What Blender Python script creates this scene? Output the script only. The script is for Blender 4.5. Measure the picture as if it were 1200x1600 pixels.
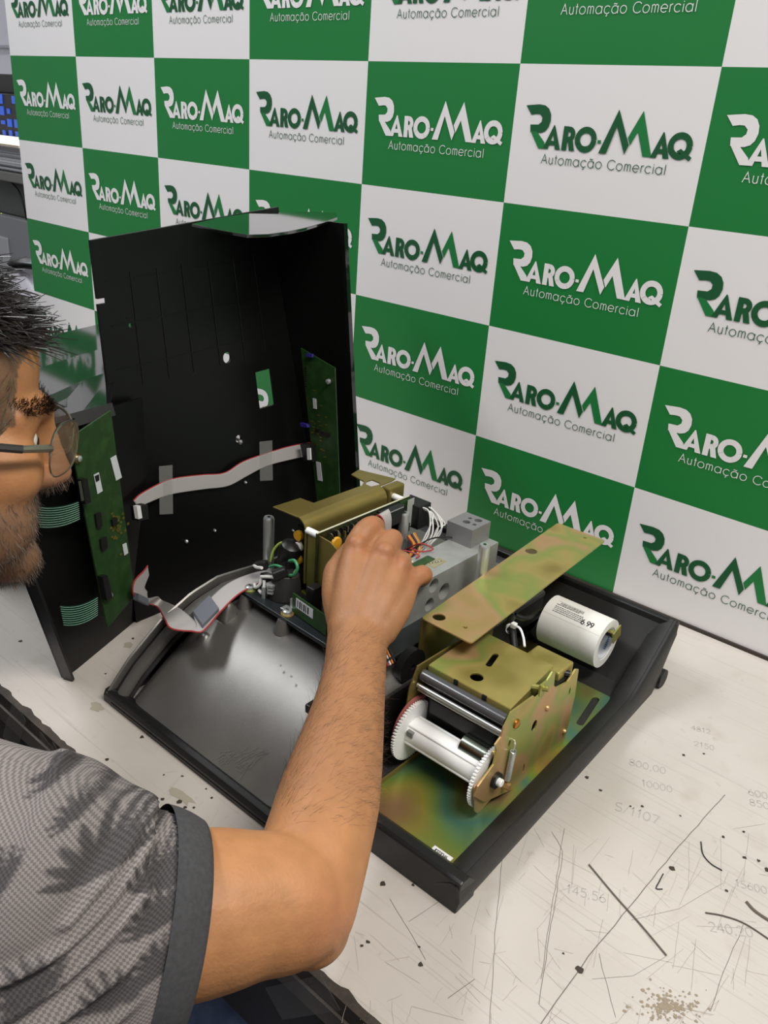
import bpy, bmesh, math, random
import numpy as np
from mathutils import Vector, Matrix, noise
from mathutils.geometry import tessellate_polygon

for _o in list(bpy.data.objects):
    bpy.data.objects.remove(_o)
SC = bpy.context.scene
COL = SC.collection
rng = random.Random(7)

# ------------------------------------------------------------------ camera
# world: x along the backdrop, y into it, z up; bench top is z = 0, metres
CR = np.array([[0.752518, 0.655082, 0.067701], [0.319172, -0.27285, -0.907569], [-0.57606, 0.704571, -0.414409]])
CC = np.array([1.703655, -0.885685, 0.503273])
FPX = 1320.0
cam = bpy.data.cameras.new('camera')
cam.sensor_fit = 'VERTICAL'
cam.sensor_height = 24.0
cam.lens = FPX / 1600.0 * 24.0
cam.clip_start = 0.02
camo = bpy.data.objects.new('camera', cam)
COL.objects.link(camo)
M4 = Matrix.Identity(4)
for i in range(3):
    M4[i][0] = CR[0][i]
    M4[i][1] = -CR[1][i]
    M4[i][2] = -CR[2][i]
    M4[i][3] = CC[i]
camo.matrix_world = M4
SC.camera = camo

# ------------------------------------------------------------------ light
world = bpy.data.worlds.new('room_ambient')
SC.world = world
world.use_nodes = True
world.node_tree.nodes['Background'].inputs[0].default_value = (0.80, 0.83, 0.86, 1)
world.node_tree.nodes['Background'].inputs[1].default_value = 0.30

def area(name, loc, target, size, energy, color):
    l = bpy.data.lights.new(name, 'AREA')
    l.shape = 'RECTANGLE'
    l.size, l.size_y = size
    l.energy = energy
    l.color = color
    o = bpy.data.objects.new(name, l)
    COL.objects.link(o)
    o.location = loc
    d = Vector(target) - Vector(loc)
    o.rotation_euler = d.to_track_quat('-Z', 'Y').to_euler()
    return o

area('ceiling_lamp_right', (2.3, -0.55, 1.75), (1.6, -0.35, 0), (1.2, 0.3), 34, (1.0, 0.95, 0.885))
area('ceiling_lamp_left', (0.1, -0.95, 1.9), (0.9, -0.4, 0), (1.2, 0.3), 26, (0.95, 0.97, 1.0))
area('ceiling_lamp_rear', (-0.8, 0.9, 1.9), (-0.8, 0.9, 0), (1.2, 0.3), 62, (0.95, 0.97, 1.0))

SC.view_settings.view_transform = 'Standard'
SC.view_settings.look = 'None'
SC.view_settings.exposure = 0.0
SC.view_settings.gamma = 1.0
SC.view_settings.use_curve_mapping = False

# ------------------------------------------------------------------ helpers
V = lambda *a: np.array(a, float)

def ray(x, y):
    return CR.T @ V((x - 600) / FPX, (y - 800) / FPX, 1)
def at(x, y, d):
    return CC + ray(x, y) * d
def onx(x, y, X):
    d = ray(x, y); return CC + d * ((X - CC[0]) / d[0])
def ony(x, y, Y):
    d = ray(x, y); return CC + d * ((Y - CC[1]) / d[1])
def onz(x, y, Z):
    d = ray(x, y); return CC + d * ((Z - CC[2]) / d[2])
def onp(x, y, P, n):
    d = ray(x, y); return CC + d * (((V(*P) - CC) @ V(*n)) / (d @ V(*n)))
def unit(v):
    v = np.array(v, float); return v / (np.linalg.norm(v) + 1e-12)

def S(h, a=1.0):
    """sRGB 0-255 triple -> linear rgba"""
    out = []
    for c in h:
        c /= 255.0
        out.append(c / 12.92 if c <= 0.04045 else ((c + 0.055) / 1.055) ** 2.4)
    return (*out, a)

MATS = {}
def pmat(name, col, rough=0.5, metal=0.0, col2=None, nscale=20.0, ramp=(0.35, 0.7), bump=0.0, bscale=200.0,
         coat=0.0, alpha=1.0, trans=0.0, emit=None, sss=0.0, stops=None, detail=4.0, rough2=None, aniso=None, spec=None, ior=None):
    if name in MATS:
        return MATS[name]
    m = bpy.data.materials.new(name)
    m.use_nodes = True
    nt = m.node_tree
    b = nt.nodes['Principled BSDF']
    I = b.inputs
    I['Base Color'].default_value = col
    I['Roughness'].default_value = rough
    I['Metallic'].default_value = metal
    I['Coat Weight'].default_value = coat
    I['Coat Roughness'].default_value = 0.06
    I['Alpha'].default_value = alpha
    I['Transmission Weight'].default_value = trans
    if spec is not None: I['Specular IOR Level'].default_value = spec
    if ior is not None: I['IOR'].default_value = ior
    if sss:
        I['Subsurface Weight'].default_value = sss
        I['Subsurface Radius'].default_value = (0.012, 0.005, 0.003)
        I['Subsurface Scale'].default_value = 0.4
    if emit:
        I['Emission Color'].default_value = emit[0]
        I['Emission Strength'].default_value = emit[1]
    tc = nt.nodes.new('ShaderNodeTexCoord')
    if col2 is not None or stops:
        n = nt.nodes.new('ShaderNodeTexNoise')
        n.inputs['Scale'].default_value = nscale
        n.inputs['Detail'].default_value = detail
        nt.links.new(tc.outputs['Object'], n.inputs['Vector'])
        r = nt.nodes.new('ShaderNodeValToRGB')
        el = r.color_ramp.elements
        if stops:
            while len(el) < len(stops): el.new(0.5)
            for e, (p, c) in zip(el, stops):
                e.position = p; e.color = c
        else:
            el[0].position, el[1].position = ramp
            el[0].color, el[1].color = col, col2
        nt.links.new(n.outputs['Fac'], r.inputs['Fac'])
        nt.links.new(r.outputs['Color'], I['Base Color'])
        if rough2 is not None:
            mr = nt.nodes.new('ShaderNodeMapRange')
            mr.inputs['From Min'].default_value = 0.3
            mr.inputs['From Max'].default_value = 0.7
            mr.inputs['To Min'].default_value = rough
            mr.inputs['To Max'].default_value = rough2
            nt.links.new(n.outputs['Fac'], mr.inputs['Value'])
            nt.links.new(mr.outputs['Result'], I['Roughness'])
    if bump:
        n2 = nt.nodes.new('ShaderNodeTexNoise')
        n2.inputs['Scale'].default_value = bscale
        n2.inputs['Detail'].default_value = 3
        nt.links.new(tc.outputs['Object'], n2.inputs['Vector'])
        bp = nt.nodes.new('ShaderNodeBump')
        bp.inputs['Strength'].default_value = bump
        bp.inputs['Distance'].default_value = 0.001
        nt.links.new(n2.outputs['Fac'], bp.inputs['Height'])
        nt.links.new(bp.outputs['Normal'], I['Normal'])
    MATS[name] = m
    return m

class MB:
    """collects geometry in world coordinates, then becomes one mesh object"""
    def __init__(s):
        s.v = []; s.f = []
    def add(s, vs, fs):
        k = len(s.v)
        s.v += [tuple(float(q) for q in p) for p in vs]
        s.f += [tuple(i + k for i in f) for f in fs]
        return s
    def box(s, lo, hi, rot=None, piv=None):
        lo, hi = V(*lo), V(*hi)
        vs = [V(x, y, z) for z in (lo[2], hi[2]) for y in (lo[1], hi[1]) for x in (lo[0], hi[0])]
        if rot is not None:
            c = V(*piv) if piv is not None else (lo + hi) / 2
            vs = [c + rot @ (p - c) for p in vs]
        return s.add(vs, [(0, 2, 3, 1), (4, 5, 7, 6), (0, 1, 5, 4), (2, 6, 7, 3), (0, 4, 6, 2), (1, 3, 7, 5)])
    def obox(s, o, e1, e2, e3):
        """box from a corner and three edge vectors"""
        o, e1, e2, e3 = map(lambda q: np.array(q, float), (o, e1, e2, e3))
        vs = [o + a * e1 + b * e2 + c * e3 for c in (0, 1) for b in (0, 1) for a in (0, 1)]
        return s.add(vs, [(0, 2, 3, 1), (4, 5, 7, 6), (0, 1, 5, 4), (2, 6, 7, 3), (0, 4, 6, 2), (1, 3, 7, 5)])
    def prism(s, loops, o, e1, e2, t):
        """polygon (first loop) with holes (other loops) in the plane o+a*e1+b*e2, extruded by vector t"""
        o, e1, e2, t = map(lambda q: np.array(q, float), (o, e1, e2, t))
        flat = [p for L in loops for p in L]
        tris = tessellate_polygon([[Vector((p[0], p[1], 0)) for p in L] for L in loops])
        P = [o + p[0] * e1 + p[1] * e2 for p in flat]
        n = len(P)
        fs = [tuple(tr) for tr in tris] + [tuple(i + n for i in reversed(tr)) for tr in tris]
        k = 0
        for L in loops:
            m = len(L)
            for i in range(m):
                a, b = k + i, k + (i + 1) % m
                fs.append((a, b, b + n, a + n))
            k += m
        return s.add(P + [p + t for p in P], fs)
    def tube(s, pts, r, seg=8, caps=True, closed=False, squash=None):
        pts = [np.array(p, float) for p in pts]
        n = len(pts)
        rs = r if hasattr(r, '__len__') else [r] * n
        T = []
        for i in range(n):
            a = pts[i - 1] if (i > 0 or closed) else pts[i]
            b = pts[(i + 1) % n] if (i < n - 1 or closed) else pts[i]
            T.append(unit(b - a))
        up = V(0, 0, 1) if abs(T[0][2]) < 0.9 else V(1, 0, 0)
        N = unit(np.cross(T[0], up))
        rings = []
        for i in range(n):
            N = unit(N - T[i] * (N @ T[i]))
            B = np.cross(T[i], N)
            rings.append([pts[i] + rs[i] * (math.cos(q) * N + math.sin(q) * B)
                          for q in [2 * math.pi * j / seg for j in range(seg)]])
        vs = [p for rg in rings for p in rg]
        fs = []
        m = n if closed else n - 1
        for i in range(m):
            for j in range(seg):
                a, b = i * seg + j, i * seg + (j + 1) % seg
                c, d = ((i + 1) % n) * seg + (j + 1) % seg, ((i + 1) % n) * seg + j
                fs.append((a, b, c, d))
        if caps and not closed:
            fs.append(tuple(range(seg - 1, -1, -1)))
            fs.append(tuple((n - 1) * seg + j for j in range(seg)))
        return s.add(vs, fs)
    def cyl(s, a, b, r, seg=20, r2=None):
        return s.tube([a, b], [r, r if r2 is None else r2], seg)
    def ring(s, a, b, ro, ri, seg=32):
        """hollow cylinder between the points a and b"""
        a, b = np.array(a, float), np.array(b, float)
        T = unit(b - a)
        up = V(0, 0, 1) if abs(T[2]) < 0.9 else V(1, 0, 0)
        N = unit(np.cross(T, up)); B = np.cross(T, N)
        vs = []
        for c, r in ((a, ro), (b, ro), (b, ri), (a, ri)):
            vs += [c + r * (math.cos(q) * N + math.sin(q) * B) for q in [2 * math.pi * j / seg for j in range(seg)]]
        fs = []
        for k in range(4):
            for j in range(seg):
                fs.append((k * seg + j, k * seg + (j + 1) % seg, ((k + 1) % 4) * seg + (j + 1) % seg, ((k + 1) % 4) * seg + j))
        return s.add(vs, fs)
    def grid(s, rows):
        n, m = len(rows), len(rows[0])
        fs = [(i * m + j, i * m + j + 1, (i + 1) * m + j + 1, (i + 1) * m + j) for i in range(n - 1) for j in range(m - 1)]
        return s.add([p for r in rows for p in r], fs)
    def sheet(s, rows, t):
        """closed slab: a grid of points thickened by the vector t"""
        n, m = len(rows), len(rows[0])
        t = np.array(t, float)
        top = [np.array(p, float) for r in rows for p in r]
        k = n * m
        fs = []
        for i in range(n - 1):
            for j in range(m - 1):
                q = (i * m + j, i * m + j + 1, (i + 1) * m + j + 1, (i + 1) * m + j)
                fs.append(q); fs.append(tuple(x + k for x in reversed(q)))
        edge = [(0, j) for j in range(m)] + [(i, m - 1) for i in range(1, n)] + [(n - 1, j) for j in range(m - 2, -1, -1)] + [(i, 0) for i in range(n - 2, 0, -1)]
        ids = [i * m + j for i, j in edge]
        for a, b in zip(ids, ids[1:] + ids[:1]):
            fs.append((b, a, a + k, b + k))
        return s.add(top + [p + t for p in top], fs)
    def ell(s, c, r, axes=None, nu=24, nv=16):
        c = np.array(c, float)
        A = np.eye(3) if axes is None else np.array(axes, float)
        vs = []
        for i in range(nv + 1):
            th = math.pi * i / nv
            for j in range(nu):
                ph = 2 * math.pi * j / nu
                l = V(r[0] * math.sin(th) * math.cos(ph), r[1] * math.sin(th) * math.sin(ph), r[2] * math.cos(th))
                vs.append(c + A.T @ l)
        fs = [(i * nu + j, (i + 1) * nu + j, (i + 1) * nu + (j + 1) % nu, i * nu + (j + 1) % nu) for i in range(nv) for j in range(nu)]
        return s.add(vs, fs)
    def build(s, name, mat, parent=None, smooth=False, bevel=0.0, seg=2, fix=True):
        me = bpy.data.meshes.new(name)
        off = V(0, 0, 0)
        if parent is not None:
            q = parent
            while q is not None:
                off = off + V(*q.location); q = q.parent
        else:
            a = np.array(s.v)
            off = V(*((a.min(0) + a.max(0)) / 2)); off[2] = a[:, 2].min()
        me.from_pydata([tuple(V(*p) - off) for p in s.v], [], s.f)
        if fix:
            bm = bmesh.new(); bm.from_mesh(me)
            bmesh.ops.remove_doubles(bm, verts=bm.verts, dist=1e-6)
            bmesh.ops.recalc_face_normals(bm, faces=bm.faces)
            bm.to_mesh(me); bm.free()
        me.materials.append(mat)
        if smooth:
            for p in me.polygons: p.use_smooth = True
            if smooth != 'all':
                me.set_sharp_from_angle(angle=math.radians(40))
        o = bpy.data.objects.new(name, me)
        COL.objects.link(o)
        if parent is not None:
            o.parent = parent
        else:
            o.location = off
        if bevel:
            md = o.modifiers.new('bevel', 'BEVEL')
            md.width = bevel; md.segments = seg; md.limit_method = 'ANGLE'; md.angle_limit = math.radians(40)
        return o

def tag(o, label, cat=None, group=None, kind=None):
    if label: o['label'] = label
    if cat: o['category'] = cat
    if group: o['group'] = group
    if kind: o['kind'] = kind
    return o
def thing(name, label, cat, loc, group=None):
    o = bpy.data.objects.new(name, None)
    o.empty_display_size = 0.02
    COL.objects.link(o); o.location = tuple(float(q) for q in loc)
    return tag(o, label, cat, group)
def copy_part(o, delta, parent=None):
    c = o.copy(); COL.objects.link(c)
    c.location = Vector(o.location) + Vector(delta)
    if parent is not None: c.parent = parent
    return c
def cut(o, cutters):
    """real holes: boolean difference, applied"""
    ms = []
    for mb in cutters:
        c = mb.build('cutter', list(MATS.values())[0]); ms.append(c)
        md = o.modifiers.new('cut', 'BOOLEAN'); md.object = c; md.operation = 'DIFFERENCE'; md.solver = 'EXACT'
    bpy.context.view_layer.update()
    dg = bpy.context.evaluated_depsgraph_get()
    me = bpy.data.meshes.new_from_object(o.evaluated_get(dg))
    for md in [m for m in o.modifiers if m.type == 'BOOLEAN']: o.modifiers.remove(md)
    o.data = me
    for c in ms: bpy.data.objects.remove(c)
def circ(cx, cy, r, n=20, r2=None):
    return [(cx + r * math.cos(2 * math.pi * i / n), cy + (r2 or r) * math.sin(2 * math.pi * i / n)) for i in range(n)]
def spline(pts, n=8):
    """Catmull-Rom through rows of numbers"""
    P = [np.array(p, float) for p in pts]
    P = [2 * P[0] - P[1]] + P + [2 * P[-1] - P[-2]]
    out = []
    for i in range(1, len(P) - 2):
        for k in range(n):
            t = k / n
            a, b, c, d = P[i - 1], P[i], P[i + 1], P[i + 2]
            out.append(0.5 * (2 * b + (c - a) * t + (2 * a - 5 * b + 4 * c - d) * t * t + (3 * b - a - 3 * c + d) * t ** 3))
    out.append(P[-2])
    return out
def rotx(a): return np.array([[1, 0, 0], [0, math.cos(a), -math.sin(a)], [0, math.sin(a), math.cos(a)]])
def roty(a): return np.array([[math.cos(a), 0, math.sin(a)], [0, 1, 0], [-math.sin(a), 0, math.cos(a)]])
def rotz(a): return np.array([[math.cos(a), -math.sin(a), 0], [math.sin(a), math.cos(a), 0], [0, 0, 1]])
EX, EY, EZ = V(1, 0, 0), V(0, 1, 0), V(0, 0, 1)
# ------------------------------------------------------------------ shared materials
CHROM = [(0.30, S((150, 136, 70))), (0.42, S((182, 164, 96))), (0.50, S((152, 164, 86))), (0.58, S((194, 156, 112))), (0.70, S((172, 152, 84)))]
m_chrom = pmat('yellow_zinc', S((170, 152, 100)), 0.38, 0.6, stops=CHROM, nscale=16, detail=1.5)
m_olive = pmat('olive_zinc', S((140, 124, 70)), 0.36, 0.65, stops=[(0.3, S((122, 108, 58))), (0.5, S((150, 132, 74))), (0.7, S((132, 130, 66)))], nscale=10, detail=1.5)
m_rain = pmat('rainbow_zinc', S((140, 130, 80)), 0.30, 0.65, stops=[(0.30, S((150, 116, 80))), (0.40, S((164, 152, 72))), (0.47, S((128, 154, 76))), (0.54, S((92, 140, 122))), (0.61, S((136, 150, 82))), (0.70, S((176, 120, 104)))], nscale=11, detail=0.5)
m_steel = pmat('bright_zinc_steel', S((206, 210, 208)), 0.30, 0.8)
m_alu = pmat('milled_aluminium', S((186, 188, 184)), 0.45, 0.55, col2=S((170, 172, 168)), nscale=60, bump=0.15, bscale=900)
m_block = pmat('grey_cast_block', S((136, 136, 136)), 0.55, 0.4, bump=0.3, bscale=1200)
m_blackpl = pmat('black_plastic', S((24, 24, 24)), 0.38, 0.0, bump=0.05, bscale=900)
m_blackpl2 = pmat('matte_black_plastic', S((38, 37, 36)), 0.5, 0.0, bump=0.25, bscale=1500)
m_gloss = pmat('gloss_black', S((14, 14, 15)), 0.06, 0.0, coat=0.6, ior=1.7)
m_cover_in = pmat('cover_inside_black', S((10, 10, 10)), 0.36, 0.0, bump=0.04, bscale=300, spec=0.32)
m_rubber = pmat('black_rubber', S((20, 20, 20)), 0.55)
m_pcb = pmat('green_board', S((32, 62, 26)), 0.4, 0.0, col2=S((46, 80, 34)), nscale=90, ramp=(0.45, 0.75))
m_pcb_dk = pmat('dark_board', S((30, 36, 20)), 0.4, 0.0, col2=S((52, 56, 30)), nscale=160, ramp=(0.45, 0.7))
m_chip = pmat('chip_black', S((22, 22, 22)), 0.4)
m_solder = pmat('solder', S((190, 188, 176)), 0.3, 1.0)
m_copper = pmat('gold_traces', S((128, 124, 58)), 0.4, 0.6)
m_white = pmat('white_nylon', S((240, 240, 238)), 0.35, sss=0.0)
m_sticker = pmat('white_sticker', S((205, 210, 212)), 0.5)
m_ink = pmat('black_ink', S((35, 33, 34)), 0.6)
m_paper = pmat('label_paper', S((232, 230, 224)), 0.6)
m_ribbon = pmat('grey_ribbon', S((172, 168, 166)), 0.5, bump=0.0)
m_red = pmat('red_wire', S((160, 48, 52)), 0.45)
m_wwire = pmat('white_wire', S((225, 224, 220)), 0.4)
m_gwire = pmat('green_wire', S((60, 140, 96)), 0.4)
m_ywire = pmat('yellow_green_wire', S((170, 196, 84)), 0.4)
m_owire = pmat('orange_wire', S((206, 120, 50)), 0.4)
m_ybwire = pmat('yellow_wire', S((206, 172, 60)), 0.4)
m_pwire = pmat('purple_wire', S((92, 62, 110)), 0.4)
m_ferrite = pmat('grey_ferrite', S((104, 108, 116)), 0.45)
m_tape = pmat('clear_tape', S((190, 190, 185)), 0.25, alpha=0.16)

# ------------------------------------------------------------------ backdrop
CW, CH = 0.225, 0.14396
m_bg = pmat('banner_green', S((22, 120, 54)), 0.42, bump=0.06, bscale=1400)
m_bw = pmat('banner_white', S((232, 229, 229)), 0.45, bump=0.06, bscale=1400)
m_tg1 = pmat('print_dark_green', S((18, 84, 46)), 0.45)
m_tg2 = pmat('print_mid_green', S((24, 118, 58)), 0.45)
m_trim = pmat('dark_brown_trim', S((52, 42, 36)), 0.6)

ban = thing('backdrop_banner', 'green and white chequered printed backdrop standing behind the bench', 'banner', (0.9, 0.0, 0.0008))
NC, R0 = 9, -2
def banner_sheet():
    mb = MB(); mats = []
    for c in range(NC):
        for r in range(R0, 5):
            x0, x1 = c * CW, (c + 1) * CW
            z1, z0 = (5 - r) * CH, (4 - r) * CH
            mb.add([(x0, 0, z0), (x1, 0, z0), (x1, 0, z1), (x0, 0, z1)], [(0, 1, 2, 3)]); mats.append((c + r) % 2)
    o = mb.build('sheet', m_bw, ban, fix=False)
    o.data.materials.append(m_bg)
    for p, k in zip(o.data.polygons, mats): p.material_index = k
    return o
banner_sheet()
MB().box((0, 0.0015, 0.004), (NC * CW, 0.012, 7 * CH)).build('backing_board', m_trim, ban)
MB().box((0, -0.003, 0.0), (NC * CW, 0.0015, 0.004)).build('bottom_trim', m_trim, ban)

def ribbon2(path, w):
    """flat strokes: list of 2D quads along a polyline"""
    q = []
    P = [np.array(p, float) for p in path]
    P = [P[0]] + [b for a, b in zip(P, P[1:]) if np.linalg.norm(b - a) > 1e-6 * max(1.0, w)]
    n = len(P)
    L = []; Rr = []
    for i in range(n):
        a = P[max(i - 1, 0)]; b = P[min(i + 1, n - 1)]
        t = (b - a) / (np.linalg.norm(b - a) + 1e-9); nn = np.array([-t[1], t[0]])
        if 0 < i < n - 1:
            t1 = (P[i] - P[i - 1]) / (np.linalg.norm(P[i] - P[i - 1]) + 1e-9)
            k = 1 / max(0.4, abs(nn @ np.array([-t1[1], t1[0]])))
        else: k = 1
        L.append(P[i] + nn * w / 2 * k); Rr.append(P[i] - nn * w / 2 * k)
    for i in range(n - 1):
        q.append([L[i], L[i + 1], Rr[i + 1], Rr[i]])
    return q
def arc(cx, cy, r, a0, a1, n=16, ry=None):
    return [(cx + r * math.cos(math.radians(a0 + (a1 - a0) * i / n)), cy + (ry or r) * math.sin(math.radians(a0 + (a1 - a0) * i / n))) for i in range(n + 1)]
XH = 0.72
def glyph(ch):
    """monoline strokes in cap-height units, advance width"""
    r = XH / 2
    bowl = arc(r, r, r, 0, 360, 22)
    if ch == 'A': return [[(0, 0), (0.39, 1), (0.78, 0)], [(0.14, 0.36), (0.64, 0.36)]], 0.80
    if ch == 'u': return [[(0.06, XH), (0.06, 0.26)] + arc(0.29, 0.26, 0.23, 180, 360, 8, 0.26), [(0.52, XH), (0.52, 0)]], 0.62
    if ch == 't': return [[(0.14, 1), (0.14, 0)], [(0.0, XH), (0.28, XH)]], 0.30
    if ch == 'o': return [bowl], 0.76
    if ch == 'm': return [[(0.06, XH), (0.06, 0)], arc(0.235, XH - 0.2, 0.175, 180, 0, 8, 0.2) + [(0.41, 0)], arc(0.585, XH - 0.2, 0.175, 180, 0, 8, 0.2) + [(0.76, 0)]], 0.86
    if ch in 'aã':
        g = [bowl, [(XH, XH), (XH, 0)]]
        if ch == 'ã': g.append([(0.16, 0.86), (0.26, 0.93), (0.36, 0.90), (0.46, 0.86), (0.56, 0.93)])
        return g, 0.82
    if ch in 'cç':
        g = [arc(r, r, r, 40, 320, 18)]
        if ch == 'ç': g.append([(r, 0), (r + 0.03, -0.08)] + arc(r - 0.03, -0.15, 0.08, 40, -140, 6))
        return g, 0.70
    if ch == 'C': return [arc(0.5, 0.5, 0.5, 40, 320, 22)], 0.92
    if ch == 'e': return [[(0.02, r), (XH, r)] + arc(r, r, r, 0, 320, 20)], 0.75
    if ch == 'r': return [[(0.06, XH), (0.06, 0)], arc(0.28, 0.45, 0.22, 180, 75, 7, 0.27)], 0.34
    if ch == 'i': return [[(0.06, XH), (0.06, 0)], [(0.06, 0.88), (0.06, 0.97)]], 0.15
    if ch == 'l': return [[(0.06, 1.02), (0.06, 0)]], 0.15
    if ch == '0': return [arc(0.27, 0.5, 0.27, 0, 360, 18, 0.5)], 0.62
    if ch == '8': return [arc(0.27, 0.74, 0.22, 0, 360, 14, 0.26), arc(0.27, 0.25, 0.27, 0, 360, 14, 0.25)], 0.62
    if ch == '6': return [arc(0.27, 0.28, 0.26, 0, 360, 16, 0.28), [(0.03, 0.36), (0.12, 0.72), (0.38, 1.0)]], 0.62
    if ch == '9': return [arc(0.27, 0.72, 0.26, 0, 360, 16, 0.28), [(0.51, 0.64), (0.42, 0.28), (0.16, 0.0)]], 0.62
    if ch == '1': return [[(0.05, 0.78), (0.22, 1), (0.22, 0)]], 0.45
    if ch == '2': return [arc(0.27, 0.72, 0.26, 170, -35, 10, 0.28) + [(0.02, 0.0), (0.55, 0.0)]], 0.64
    if ch == '4': return [[(0.42, 0), (0.42, 1), (0.0, 0.3), (0.56, 0.3)]], 0.64
    if ch == '5': return [[(0.5, 1), (0.12, 1), (0.08, 0.58)] + arc(0.26, 0.32, 0.27, 120, -140, 12, 0.32)], 0.62
    if ch == '7': return [[(0.0, 1), (0.54, 1), (0.18, 0)]], 0.58
    if ch == 'S': return [arc(0.28, 0.75, 0.25, 40, 270, 10, 0.25) + arc(0.28, 0.25, 0.28, 90, -140, 10, 0.25)], 0.64
    if ch == ',': return [[(0.1, 0.08), (0.04, -0.14)]], 0.26
    if ch == '.': return [[(0.08, 0.0), (0.08, 0.12)]], 0.24
    if ch == '/': return [[(0.0, -0.05), (0.38, 1.05)]], 0.45
    return [], 0.34
def text2(txt, x0, y0, h, track=0.0, xs=1.0, w=0.08, width=None):
    def run(tr):
        x = 0; out = []
        for ch in txt:
            g, adv = glyph(ch)
            for path in g: out.append([(x + p[0], p[1]) for p in path])
            x += adv + tr
        return out, x - tr
    if width is not None:
        _, w0 = run(0); track = (width / h / xs - w0) / (len(txt) - 1)
    paths, tot = run(track)
    q = []
    for p in paths:
        q += ribbon2([(x0 + a * h * xs, y0 + b * h) for a, b in p], w * h)
    return q

def logo_polys():
    """list of (tone, 2D polygon) in millimetres from the lower left corner of a cell"""
    L = []
    Rt = [(15, 102.4), (22.9, 103.2), (31.8, 104.0), (39.2, 103.2), (44.4, 100.1), (47.6, 94.7), (48.3, 88.0), (46.6, 81.7), (43.1, 77.7), (38.0, 75.8), (33.2, 75.6), (24.2, 76.0), (23.2, 83.4), (33.5, 83.9), (37.1, 86.9), (37.4, 91.0), (34.0, 94.2), (29.3, 94.4), (22.6, 93.4)]
    L.append((0, Rt))
    L.append((1, [(24.2, 77.0), (33.2, 76.4), (44.0, 66.4), (45.6, 60.0), (37.0, 59.9)]))
    def A(x0, x1):
        xm = (x0 + x1) / 2 + 0.4; b, t, w = 60.0, 84.2, 6.2
        L.append((0, [(x0, b), (x0 + w * 1.05, b), (xm + 1.6, t - 4), (xm + 0.6, t), (xm - 0.6, t)]))
        L.append((0, [(x1 - w * 1.05, b), (x1, b), (xm + 0.6, t), (xm - 0.6, t), (xm - 1.6, t - 4)]))
        L.append((0, [(x0 + 4, 64.2), (x1 - 4, 64.2), (x1 - 5.6, 68.6), (x0 + 5.6, 68.6)]))
    A(42.7, 64.8)
    L.append((0, [(66.2, 60), (72.4, 60), (72.4, 84), (66.2, 84)]))
    for q in ribbon2([(70, 81.2), (73.2, 81.2)] + arc(73.2, 76.2, 5.0, 90, -90, 10) + [(70, 71.2)], 5.4): L.append((0, q))
    L.append((0, [(72.6, 71.5), (78.4, 72.0), (82.2, 60), (75.8, 60)]))
    for q in ribbon2(arc(94.2, 72.1, 9.8, 0, 360, 28, 9.6), 6.2): L.append((0, q))
    L.append((1, [(108.6, 69.4), (112.6, 69.4), (112.6, 72.6), (108.6, 72.6)]))
    L.append((0, [(127.7, 102.8), (144.8, 69.6), (141.3, 60.6), (128.2, 86.6), (120.4, 60.0), (111.4, 60.0)]))
    L.append((1, [(154.7, 102.6), (171.6, 60.2), (161.8, 60.2), (152.2, 82.8), (146.0, 69.4), (142.3, 77.0)]))
    A(170.0, 190.2)
    for q in ribbon2(arc(199.8, 72.6, 9.8, 0, 360, 28, 9.6), 6.2): L.append((0, q))
    L.append((0, [(196.8, 67.4), (201.2, 70.2), (213.8, 62.8), (211.6, 59.4)]))
    for q in text2('Automação Comercial', 43.2, 45.0, 9.4, w=0.085, width=146.5): L.append((2, q))
    return L
LOGO = logo_polys()
def logo_mesh(onwhite):
    me = bpy.data.meshes.new('printed_logo')
    vs = []; fs = []; mi = []
    for li_, (tone, poly) in enumerate(LOGO):
        k = len(vs)
        vs += [(p[0] / 1000, -0.00004 * (li_ % 7), p[1] / 1000) for p in poly]
        tr = tessellate_polygon([[Vector((p[0], p[1], 0)) for p in poly]])
        for t in tr:
            fs.append(tuple(i + k for i in t)); mi.append(tone if onwhite else 0)
    me.from_pydata(vs, [], fs)
    for m in ((m_tg1, m_tg2, m_tg1) if onwhite else (m_bw,)): me.materials.append(m)
    for p, k in zip(me.polygons, mi): p.material_index = k
    bm = bmesh.new(); bm.from_mesh(me)
    for f in bm.faces:
        f.normal_update()
        if f.normal.y > 0: f.normal_flip()
    bm.to_mesh(me); bm.free()
    return me
LM = [logo_mesh(True), logo_mesh(False)]
for c in range(NC):
    for r in range(-1, 5):
        o = bpy.data.objects.new('printed_logo', LM[(c + r) % 2])
        COL.objects.link(o); o.parent = ban
        o.location = (c * CW - 0.9, -0.0006, (4 - r) * CH)

# ------------------------------------------------------------------ room shell and bench
m_wall = pmat('white_wall', S((226, 226, 230)), 0.8, col2=S((214, 214, 220)), nscale=3)
m_floor = pmat('dark_floor', S((48, 46, 44)), 0.7, col2=S((62, 58, 54)), nscale=6)
tag(MB().box((-3.2, 1.5, -0.8), (3.6, 1.6, 2.6)).build('wall_back', m_wall), 'white room wall far behind the backdrop', kind='structure')
tag(MB().box((-3.3, -3.0, -0.8), (-3.2, 1.6, 2.6)).build('wall_left', m_wall), 'white side wall', kind='structure')
tag(MB().box((-3.3, -3.0, -0.85), (3.6, 1.6, -0.8)).build('floor', m_floor), 'dark floor under the bench', kind='structure')
tz = ony(10, 73, 1.5)[2]
tag(MB().box((-3.2, 1.485, tz - 0.006), (3.6, 1.5, tz + 0.006)).build('trim_1', pmat('wall_rail', S((176, 176, 182)), 0.6)), 'thin grey rail on the wall', kind='structure')

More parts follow.
